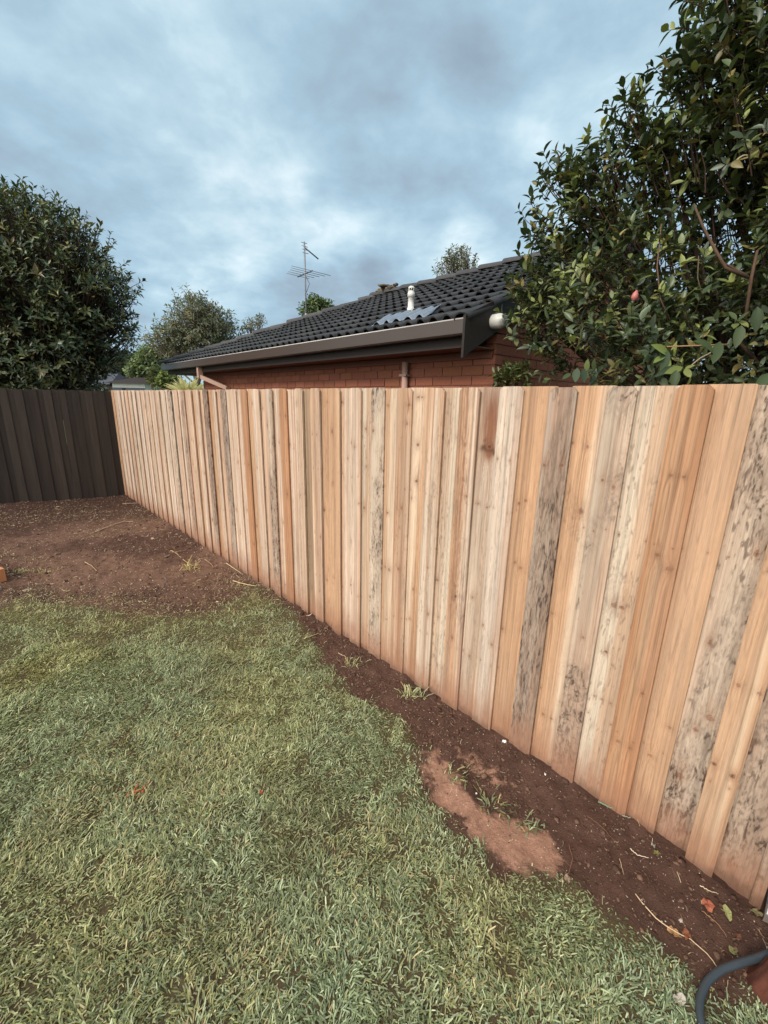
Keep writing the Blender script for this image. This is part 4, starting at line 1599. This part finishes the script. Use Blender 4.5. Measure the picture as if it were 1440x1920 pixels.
# big camellia over the right-hand end of the fence
CAM = [blob(1075, 545, 3.55, 95, ry=.8), blob(1035, 610, 3.55, 62, ry=.8), blob(1085, 655, 3.4, 55, ry=.8), blob(1085, 425, 3.5, 78, ry=.8), blob(1050, 335, 3.5, 36), blob(1010, 560, 3.6, 55),
       blob(1160, 380, 3.3, 96, ry=.8), blob(1120, 300, 3.4, 30), blob(1180, 215, 3.2, 26), blob(1100, 350, 3.5, 40), blob(1190, 560, 3.0, 120, ry=.8), blob(1160, 660, 2.75, 70), blob(1225, 262, 3.2, 66), blob(1310, 320, 3.0, 92),
       blob(1340, 165, 3.0, 84), blob(1405, 60, 2.9, 95), blob(1450, 240, 2.8, 130), blob(1470, -60, 2.9, 140), blob(1420, 620, 2.7, 120, ry=.6), blob(1330, 660, 3.3, 90, ry=.7),
       blob(1430, 420, 3.2, 150, ry=.7), blob(1540, 150, 2.7, 150), blob(1560, 480, 2.6, 150), blob(1230, 655, 2.65, 75), blob(1500, 650, 3.0, 130), blob(1265, 660, 3.6, 120)]
cb = at_depth(1480, 700, 3.1)
cam_tree = leafy("camellia_tree", "big glossy leaved camellia tree hanging over the near end of the new fence", "tree", CAM, (cb[0], cb[1], 0.0), 3300, .070, .42, 7,
                 [(58, 70, 46, 5), (76, 88, 56, 4), (98, 108, 64, 2.8), (130, 136, 78, 1.5), (112, 102, 62, 1.0), (138, 124, 76, .5)], M_leaf, None, .45,
                 lambda T: (T @ np.r_[FN, 0] > F_D + .20) & (T[:, 2] > 1.25), .055, .10, 4, 4, (74, 58, 48), .0024, .35, twig_from=.86)
# bare brown branches that show in the gap of the crown, and the pink bud
b = MB()


def W3(px, py, Y):
    return at_depth(px, py, Y) - np.array([cb[0], cb[1], 0])


brc = lin(86, 66, 52)
b.tube([W3(1302, 385, 2.6), W3(1318, 425, 2.55), W3(1342, 470, 2.5), W3(1360, 502, 2.45), W3(1402, 520, 2.45)], [.005, .006, .0075, .008, .009], 8, brc)
b.tube([W3(1420, 470, 2.5), W3(1409, 520, 2.45), W3(1400, 580, 2.5), W3(1392, 640, 2.55)], [.006, .008, .008, .009], 8, brc)
b.tube([W3(1355, 492, 2.46), W3(1380, 506, 2.5), W3(1400, 516, 2.46)], [.004, .005, .006], 6, brc)
b.tube([W3(1250, 650, 2.3), W3(1310, 648, 2.3), W3(1366, 646, 2.35)], [.003, .004, .005], 6, lin(150, 116, 84))
b.tube([W3(1290, 690, 2.2), W3(1312, 672, 2.25), W3(1345, 655, 2.3)], [.0025, .003, .004], 6, lin(150, 130, 104))
b.tube([W3(1310, 480, 2.5), W3(1308, 520, 2.45), W3(1318, 560, 2.45)], [.0025, .003, .003], 6, lin(90, 74, 56))
b.tube([W3(1240, 420, 2.7), W3(1232, 500, 2.65), W3(1238, 560, 2.6), W3(1256, 600, 2.6)], [.003, .004, .004, .005], 6, lin(96, 74, 58))
b.build("branch", M_bark, cam_tree, True)
b = MB()
c = W3(1190, 556, 2.55)
b.lathe([(.0, -.022), (.011, -.018), (.017, -.004), (.015, .012), (.006, .028), (.0, .034)], c, 12, lin(190, 112, 104), [[1, 0, .2], [0, 1, 0], [-.2, 0, 1]])
b.build("flower_bud", M_leaf, cam_tree, True)
# leaves that hang over the top of the fence
hang = []


def hang_leaf(px, py, Y, tx, ty, lw, colr):
    p = at_depth(px, py, Y)
    q_ = at_depth(tx, ty, Y - .03)
    hang.append((p, q_ - p, lw, colr))


for a in ((1268, 694, 1.70, 1262, 735, .45, (66, 80, 46)), (1280, 688, 1.72, 1240, 702, .34, (118, 128, 66)), (1284, 692, 1.72, 1306, 682, .4, (122, 132, 70)),
          (1440, 700, 1.42, 1414, 740, .42, (66, 80, 46)), (1082, 690, 2.1, 1078, 722, .5, (60, 78, 48)), (1094, 692, 2.1, 1096, 722, .5, (52, 70, 46)),
          (1270, 690, 1.78, 1222, 704, .3, (58, 72, 50)), (1070, 700, 2.15, 1052, 712, .4, (70, 86, 50)), (1250, 655, 2.0, 1240, 700, .45, (64, 80, 50)),
          (1350, 640, 2.0, 1335, 690, .45, (70, 84, 50)), (1300, 640, 2.0, 1355, 662, .38, (70, 86, 50)), (1420, 575, 2.0, 1418, 632, .4, (62, 76, 46)),
          (1390, 610, 1.95, 1378, 660, .42, (72, 84, 50)), (1250, 665, 2.0, 1222, 640, .42, (126, 138, 72)), (1246, 668, 2.0, 1258, 700, .42, (126, 138, 72)), (1246, 668, 2.0, 1222, 680, .42, (116, 130, 66))):
    hang_leaf(*a)
P0 = np.array([h[0] for h in hang])
D0 = np.array([h[1] for h in hang])
L0 = np.linalg.norm(D0, axis=1)
L0 = L0 * .84
V, q, C = place_leaves(P0, D0, np.tile(np.array([-.35, -.75, .5]), (len(P0), 1)) + rng.normal(0, .15, (len(P0), 3)), L0, L0 * np.array([h[2] for h in hang]), np.array([lin(*h[3], .8) for h in hang]), 5)
mesh_np("foliage", V - np.array([cb[0], cb[1], 0]), q, M_leaf2, cam_tree, C, True)

# little shrub against the gable wall
sb = at_depth(965, 726, 3.75)
leafy("shrub", "small leafy shrub poking over the fence before the brick gable", "shrub", [blob(960, 714, 3.75, 18), blob(985, 707, 3.75, 12), blob(945, 717, 3.75, 12)], (sb[0], sb[1], 0), 70, .055, .4, 6,
      [(84, 98, 58, 4), (108, 118, 70, 2), (130, 122, 74, 1)], M_leaf, None, .5, lambda T: T[:, 2] > 1.5, .012, .07, 2, 3, (104, 76, 56), .002)

# dense tree behind the dark fence
LT = [blob(60, 484, 8.7, 112), blob(130, 530, 8.5, 103), blob(60, 610, 8.4, 130), blob(165, 590, 8.6, 78), blob(-90, 520, 8.8, 190), blob(100, 670, 8.6, 100), blob(195, 550, 8.6, 50),
      blob(35, 428, 8.8, 52), blob(92, 440, 8.7, 38), blob(-40, 436, 9.0, 76), blob(185, 640, 8.8, 55), blob(-60, 660, 8.6, 120), blob(215, 610, 8.6, 36), blob(120, 455, 8.6, 48), blob(60, 690, 9.3, 110)]
lb = at_depth(95, 720, 8.9)


def clear_dark(T):
    return ((T[:, :2] - CORNER) @ DN > .22) & (T[:, 2] > 1.55)


leafy("evergreen_tree", "dense dark evergreen tree rising behind the old brown fence", "tree", LT, (lb[0], lb[1], 0), 5600, .115, .38, 7,
      [(66, 80, 56, 5), (84, 97, 66, 3.5), (112, 118, 74, 2.2), (134, 130, 84, 1.1), (122, 108, 74, .5)], M_leaf, None, .66, clear_dark, .085, .12, 5, 2, (70, 56, 48), .005, .45, lumpy=(.86, .28))

# trees far behind
GUMP = [(98, 104, 82, 4), (116, 118, 92, 3), (136, 130, 100, 1.5), (136, 118, 90, .8)]
GRN = [(82, 98, 66, 4), (102, 118, 78, 3), (126, 138, 88, 1.2)]


def far_tree(name, label, blobs, Y, n, ll, lw, pal, px, group="trees far behind the fences", segs=1, per=6, tr=.12, sp=.35, shell=.5, lumpy=(.45, 1.1)):
    bs = at_depth(px, 728, Y)
    return leafy(name, label, "tree", blobs, (bs[0], bs[1], 0), n, ll, lw, per, pal, M_gum, group, shell, None, tr, sp, 1, 2, (120, 106, 92), .012, .2, .35, .3, 5, lumpy=lumpy)


far_tree("gum_tree", "tall grey green gum tree standing behind the left end of the tiled roof",
         [blob(372, 606, 30, 44), blob(345, 620, 30, 36), blob(395, 625, 30, 36), blob(318, 638, 30, 28), blob(296, 640, 30, 22), blob(420, 605, 31, 20), blob(428, 632, 31, 22), blob(368, 580, 30, 24), blob(390, 592, 30, 24), blob(350, 656, 30, 34)], 30, 1000, .30, .3, GUMP, 372)
far_tree("gum_tree", "sparse grey gum crown showing over the ridge near the right end of the roof",
         [blob(862, 492, 36, 19), blob(838, 502, 36, 15), blob(882, 498, 36, 13), blob(848, 486, 36, 11), blob(872, 482, 36, 9), blob(824, 511, 36, 9)], 36, 190, .30, .3, [(104, 108, 92, 3), (128, 126, 108, 2)], 860)
far_tree("bushy_tree", "small bright green tree top behind the roof beside the aerial mast",
         [blob(592, 580, 26, 14), blob(582, 588, 26, 12), blob(606, 582, 26, 9), blob(615, 580, 26, 6)], 26, 260, .26, .4, GRN, 592)
far_tree("bare_tree", "thin almost leafless tree tip above the far end of the tiled roof",
         [blob(486, 606, 32, 9), blob(470, 615, 32, 10)], 32, 60, .24, .3, GUMP, 486, tr=.06)
far_tree("bushy_tree", "leafy mid green tree beyond the fence corner left of the house eave",
         [blob(290, 682, 34, 24), blob(262, 694, 34, 18), blob(308, 690, 34, 20), blob(278, 668, 35, 14), blob(318, 668, 35, 16)], 34, 700, .34, .42, GRN, 290)
far_tree("bushy_tree", "dark green tree beside the far cottage roof", [blob(215, 688, 38, 22), blob(240, 684, 38, 18), blob(190, 680, 38, 22), blob(228, 674, 39, 14), blob(260, 680, 39, 14)], 38, 560, .36, .4, [(60, 74, 56, 3), (78, 90, 66, 2)], 215)
far_tree("shrub_tree", "rounded yellow green bush under the far end of the house eave",
         [blob(318, 714, 15, 15), blob(306, 718, 15, 10), blob(330, 716, 15, 9)], 15, 260, .11, .45, [(122, 136, 72, 3), (98, 114, 62, 2)], 318, tr=.05, sp=.12)
far_tree("conifer_tree", "narrow olive green conifer between the cottage and the eave", [blob(288, 716, 27, 8), blob(287, 704, 27, 6), blob(288, 695, 27, 4)], 27, 90, .24, .3, [(96, 98, 58, 3), (78, 88, 50, 2)], 288, tr=.05, sp=.15)

# spiky yucca by the far end of the house
yb = at_depth(352, 728, 13.0)
yuc = thing("yucca_plant", "spiky cream striped yucca beside the far end of the brick wall", "plant", (yb[0], yb[1], 0))
n = 130
d = rand_dirs(n)
d[:, 2] = np.abs(d[:, 2]) * .9 + .05
ln = rng.uniform(.5, .75, n)
V, q, C = place_leaves(np.tile([0, 0, 1.62], (n, 1)) + d * .03, d, np.tile([0, 0, 1.], (n, 1)), ln, np.full(n, .045), np.array(lin(240, 230, 190)) * rng.uniform(.6, 1.05, n)[:, None], 3, .3, .1)
mesh_np("leaf_rosette", V, q, M_gum, yuc, C)
b = MB()
b.tube([(0, 0, -.05), (.02, .01, .8), (0, 0, 1.64)], [.07, .06, .06], 9, lin(120, 104, 84))
b.build("stem", M_bark, yuc, True)

# far cottages
def cottage(name, label, px, py_eave, Y, w, depth, roofh, wallc, roofc, rz=0.0):
    p = at_depth(px, py_eave, Y)
    t = thing(name, label, "house", (p[0], p[1], 0), rz, None)
    ze = p[2]
    b = MB()
    b.box((-w / 2, 0, 0), (w / 2, depth, ze), wallc)
    wl_ = b.build("wall", M_plain, t)
    b = MB()
    o_ = .35
    b.add([(-w / 2 - o_, -o_, ze - .05), (w / 2 + o_, -o_, ze - .05), (w / 2 - .6, depth / 2, ze + roofh), (-w / 2 + .6, depth / 2, ze + roofh), (w / 2 + o_, depth + o_, ze - .05), (-w / 2 - o_, depth + o_, ze - .05)],
          [(0, 1, 2, 3), (3, 2, 4, 5)], [(1, 4, 2), (5, 0, 3)], roofc)
    b.build("roof", M_mortar, t)
    for k in range(3):
        b = MB()
        x = -w / 2 + w * (.2 + .3 * k)
        b.box((x - .45, -.03, ze - 1.3), (x + .45, -.003, ze - .35), lin(70, 74, 80))
        b.build("window", M_metal, t)
    return t


cottage("cottage", "distant low cottage with brown roof and white wall past the fence corner", 240, 717, 30, 2.1, 4, .40, lin(226, 224, 220), lin(60, 52, 52), .1)
cottage("cottage", "distant grey roofed cottage seen through the foot of the evergreen tree", 150, 722, 30, 3.6, 5, .9, lin(190, 182, 172), lin(82, 84, 90), .0)

# ------------------------------------------------------------------ small things on the ground
def on_ground(px, py):
    p = ground_px(px, py)
    return np.r_[p, ground_z(p[None])[0]]


# sawn offcut at the left edge, resting on a paler scrap
p = on_ground(-6, 1090)
off = thing("timber_offcut", "short sawn block of reddish timber lying on the bare earth", "timber offcut", (p[0], p[1], p[2]), math.radians(-28))
b = MB()
b.box((-.34, -.05, .012), (.085, .045, .135), lin(196, 134, 92))
o = b.build("block", M_wood, off)
p2 = on_ground(-8, 1108)
b = MB()
b.box((-.3, -.04, -.01), (.035, .03, .035), lin(150, 140, 128))
o = b.build("timber_scrap", M_clod, None)
o.location = p2
o.rotation_euler = (0, 0, math.radians(-20))
tag(o, "grey scrap of wood tucked under the reddish timber block", "wood scrap")

# hose and stump in the near corner
hp_ = [(1500, 1770, .05), (1460, 1782, .045), (1425, 1797, .04), (1385, 1808, .035), (1350, 1820, .03), (1324, 1842, .027), (1312, 1870, .026), (1310, 1900, .026), (1318, 1935, .026), (1334, 1980, .026), (1352, 2040, .026)]
pts = []
for px, py, z in hp_:
    g = ground_px(px, py, z)
    pts.append(np.r_[g, z + .004])
pts = np.array(pts)
# smooth it
tt = np.linspace(0, len(pts) - 1, 60)
sm = np.stack([np.interp(tt, np.arange(len(pts)), pts[:, k]) for k in range(3)], 1)
for _ in range(6):
    sm[1:-1] = (sm[:-2] + 2 * sm[1:-1] + sm[2:]) / 4
b = MB()
b.tube(sm - sm[30], .0105, 14, lin(52, 60, 66))
o = b.build("garden_hose", M_hose, None, True)
o.location = sm[30]
tag(o, "dark grey green garden hose curving over the lawn by the stump", "hose")

sp_ = ground_px(1432, 1862)
st = thing("tree_stump", "red brown fibrous trunk foot at the near end of the bed", "tree stump", (sp_[0] + .035, sp_[1] - .005, 0))
a = np.linspace(0, 2 * math.pi, 40, endpoint=False)
zs = np.linspace(-.03, .95, 44)
Aa, Zz = np.meshgrid(a, zs, indexing='ij')
Rr = (.042 + .03 * np.exp(-np.clip(Zz, 0, 1) / .05)) * (1 + .16 * (fbm(np.cos(Aa) * 3 + 5, np.sin(Aa) * 3 + Zz * 6, 111, 3) - .5)) + .010 * (fbm(np.cos(Aa) * 14 + 3, np.sin(Aa) * 14 + Zz * 9, 112, 2) - .5)
V = np.stack([Rr * np.cos(Aa) + .12 * Zz, Rr * np.sin(Aa) + .02 * Zz, Zz], -1).reshape(-1, 3)
m_ = len(zs)
i, j = np.meshgrid(np.arange(40), np.arange(m_ - 1), indexing='ij')
q = np.stack([i * m_ + j, ((i + 1) % 40) * m_ + j, ((i + 1) % 40) * m_ + j + 1, i * m_ + j + 1], -1).reshape(-1, 4)
cc = lerp(np.array(lin(48, 30, 25)), np.array(lin(106, 62, 48)), fbm(np.cos(Aa) * 9, np.sin(Aa) * 9 + Zz * 14, 113, 3).reshape(-1)[:, None])
mesh_np("bark", V, q, M_bark, st, cc, True)


def dead_leaf(px, py, size, colr, label, ang=0., ragged=.2, name="fallen_leaf"):
    c = on_ground(px, py)
    k = 14
    a = np.linspace(0, 2 * math.pi, k, endpoint=False)
    r = size * (1 + ragged * rng.normal(0, 1, k)) * (1 - .35 * np.abs(np.sin(a)))
    rim = np.stack([np.cos(a) * r, np.sin(a) * r, .008 + rng.uniform(-.004, .012, k)], 1)
    inn = rim * .5
    inn[:, 2] = .010 + rng.uniform(-.003, .004, k)
    V = np.vstack([rim, inn, [[0, 0, .009]]])
    q = [(i_, (i_ + 1) % k, k + (i_ + 1) % k, k + i_) for i_ in range(k)]
    t = [(k + i_, k + (i_ + 1) % k, 2 * k) for i_ in range(k)]
    o = mesh_np(name, V, [np.array(q), np.array(t)], M_litter, None, np.array(lin(*colr)) * rng.uniform(.8, 1.15, len(V))[:, None])
    o.location = c
    o.rotation_euler = (rng.normal(0, .12), rng.normal(0, .12), ang)
    md = o.modifiers.new("thick", 'SOLIDIFY')
    md.thickness = .0008
    tag(o, label, "leaf", "fallen leaves")


dead_leaf(1328, 1700, .026, (150, 88, 66), "ragged orange fallen leaf on the dark soil near the fence end", .4, .22)
dead_leaf(1362, 1716, .022, (140, 138, 90), "torn pale yellow green leaf right of the orange leaf", 1.2, .25)
dead_leaf(1374, 1782, .014, (112, 110, 70), "olive green leaf lying next to the hose bend", 2.0, .08)
dead_leaf(1229, 1609, .011, (112, 114, 62), "small yellow green leaf at the foot of the tan paling", .3, .08)
dead_leaf(1222, 1593, .011, (146, 138, 126), "small grey leaf at the foot of the tan paling", 1.4, .08)
dead_leaf(1262, 1750, .022, (160, 122, 84), "long tan curled leaf where lawn meets the bed", -.7, .06)
dead_leaf(1286, 1756, .016, (120, 74, 52), "brown curled leaf between the lawn and the orange leaf", .9, .1)
dead_leaf(1417, 1712, .017, (118, 108, 76), "dull olive leaf against the foot of the last paling", -.4, .06)
dead_leaf(1380, 1760, .015, (96, 62, 46), "dark brown leaf above the hose", .2, .1)
dead_leaf(490, 1497, .007, (190, 84, 62), "small red petal on the lawn", .2, .1)
dead_leaf(1272, 1887, .018, (168, 158, 146), "pale grey leaf in the grass left of the hose", .1, .06)
dead_leaf(1062, 1660, .016, (140, 118, 98), "tan leaf on the grass edge below the sandy patch", 1.5, .06)
dead_leaf(336, 1000 - 8, .03, (178, 150, 126), "curled pale dry leaf amid the dug corner soil", .6, .15)
dead_leaf(286, 1012, .03, (170, 146, 124), "crumpled dry leaf out in the bare bed", 2.2, .2)
dead_leaf(312, 1044, .035, (110, 92, 78), "dark curled leaf beside the dry grass clump", .8, .15)


def twig(pts, r, colr, label, z=.008, name="twig"):
    P = []
    for px, py in pts:
        P.append(on_ground(px, py) + np.array([0, 0, z]))
    P = np.array(P)
    tt = np.linspace(0, len(P) - 1, 14)
    S_ = np.stack([np.interp(tt, np.arange(len(P)), P[:, k]) for k in range(3)], 1)
    S_[:, 2] += rng.uniform(0, .006, 14)
    c = S_[7].copy()
    b = MB()
    b.tube(S_ - c, np.linspace(r, r * .5, 14), 6, lin(*colr))
    o = b.build(name, M_litter, None, True)
    o.location = c
    tag(o, label, "twig", "dry twigs on the soil")


twig([(1190, 1682), (1225, 1722), (1250, 1742), (1290, 1762), (1330, 1800), (1352, 1836)], .0022, (196, 170, 136), "long pale root strand from the lawn edge over the hose")
twig([(1098, 1538), (1128, 1562), (1160, 1596)], .0013, (120, 88, 66), "thin brown stem lying before the orange paling")
twig([(1182, 1530), (1190, 1545), (1197, 1562)], .0016, (186, 156, 110), "straw stalk leaning on the tan paling foot")
twig([(1120, 1512), (1138, 1523), (1156, 1531)], .004, (112, 124, 98), "short greenish stick under the orange paling", .006)
twig([(1164, 1541), (1180, 1550)], .003, (130, 128, 110), "stubby grey stick under the gap between orange and tan palings", .006)
twig([(1180, 1598), (1192, 1612), (1214, 1618)], .0022, (204, 184, 160), "crooked cream rootlet below the grey leaf")
twig([(1160, 1616), (1168, 1648)], .0014, (190, 164, 130), "thin straw lying mid bed right of the sandy patch")
twig([(1310, 1668), (1330, 1677), (1346, 1680)], .0018, (206, 184, 152), "pale split straw above the orange leaf")
twig([(1275, 1718), (1285, 1745), (1300, 1770)], .0013, (134, 98, 72), "fine brown root between the curled leaves")
twig([(1315, 1712), (1345, 1738), (1362, 1760)], .0014, (150, 112, 82), "forked root trailing below the orange leaf")
twig([(230, 947), (262, 946), (276, 951)], .004, (176, 150, 116), "pale stick near the far fence corner")
twig([(180, 1000), (215, 985), (232, 979), (252, 979)], .006, (180, 160, 136), "bent pale branch on the dug soil near the corner")
twig([(320, 1033), (330, 1037), (345, 1052), (362, 1062)], .005, (176, 148, 106), "curving dry stalk above the grass clump")
twig([(322, 1037), (345, 1033), (360, 1025)], .004, (150, 122, 92), "thin dry stalk pointing at the fence")
twig([(352, 1066), (356, 1054), (361, 1045)], .005, (196, 172, 116), "upright straw stalk of the dry clump", .03)
twig([(384, 1050), (396, 1060), (400, 1066)], .0035, (170, 140, 106), "short stick between the dry clump and the fence")
twig([(424, 1059), (440, 1068), (452, 1077)], .004, (200, 176, 134), "straight pale straw along the fence foot")
twig([(437, 1090), (455, 1096), (480, 1103)], .005, (200, 176, 134), "thick pale straw at the tip of the lawn")
twig([(308, 1084), (313, 1094), (300, 1108), (295, 1112)], .003, (112, 100, 104), "grey curved wire like stem on the bare earth")
twig([(160, 1058), (172, 1064), (182, 1072)], .004, (180, 152, 120), "short pale stick on the open earth")
twig([(570, 1206), (585, 1199), (598, 1192)], .003, (190, 170, 126), "straw stalk across the lawn edge by the fence")
twig([(634, 1230), (648, 1238), (652, 1250)], .002, (196, 168, 140), "pale rootlet in the upper bed")
twig([(1066, 1590), (1072, 1620), (1064, 1650)], .0014, (140, 96, 74), "red brown stem beside the lower sandy patch")

for px, py, r, c, l in ((945, 1397, .008, (226, 222, 214), "white pebble at the foot of the ochre paling"), (893, 1490, .006, (214, 204, 190), "cream pebble in the sandy patch grass"),
                        (1277, 1724, .008, (176, 168, 158), "grey pebble left of the orange leaf"), (1021, 1460, .006, (220, 212, 200), "small white pebble in the dark bed below the mouldy paling"),
                        (1132, 1554, .008, (120, 92, 66), "round brown pebble before the orange paling"), (680, 1505, .009, (62, 44, 38), "dark clod lying on the lawn")):
    cpt = ground_px(px, py)
    V, Fa, C = lumps(cpt[None], np.array([r]), np.array([lin(*c)]), .7, 2)
    base_ = np.r_[cpt, ground_z(cpt[None])[0]]
    o = mesh_np("pebble" if 'clod' not in l else "clod", V - base_, Fa, M_clod, None, C, True)
    o.location = base_
    tag(o, l, "pebble" if 'clod' not in l else "clod", "pebbles")
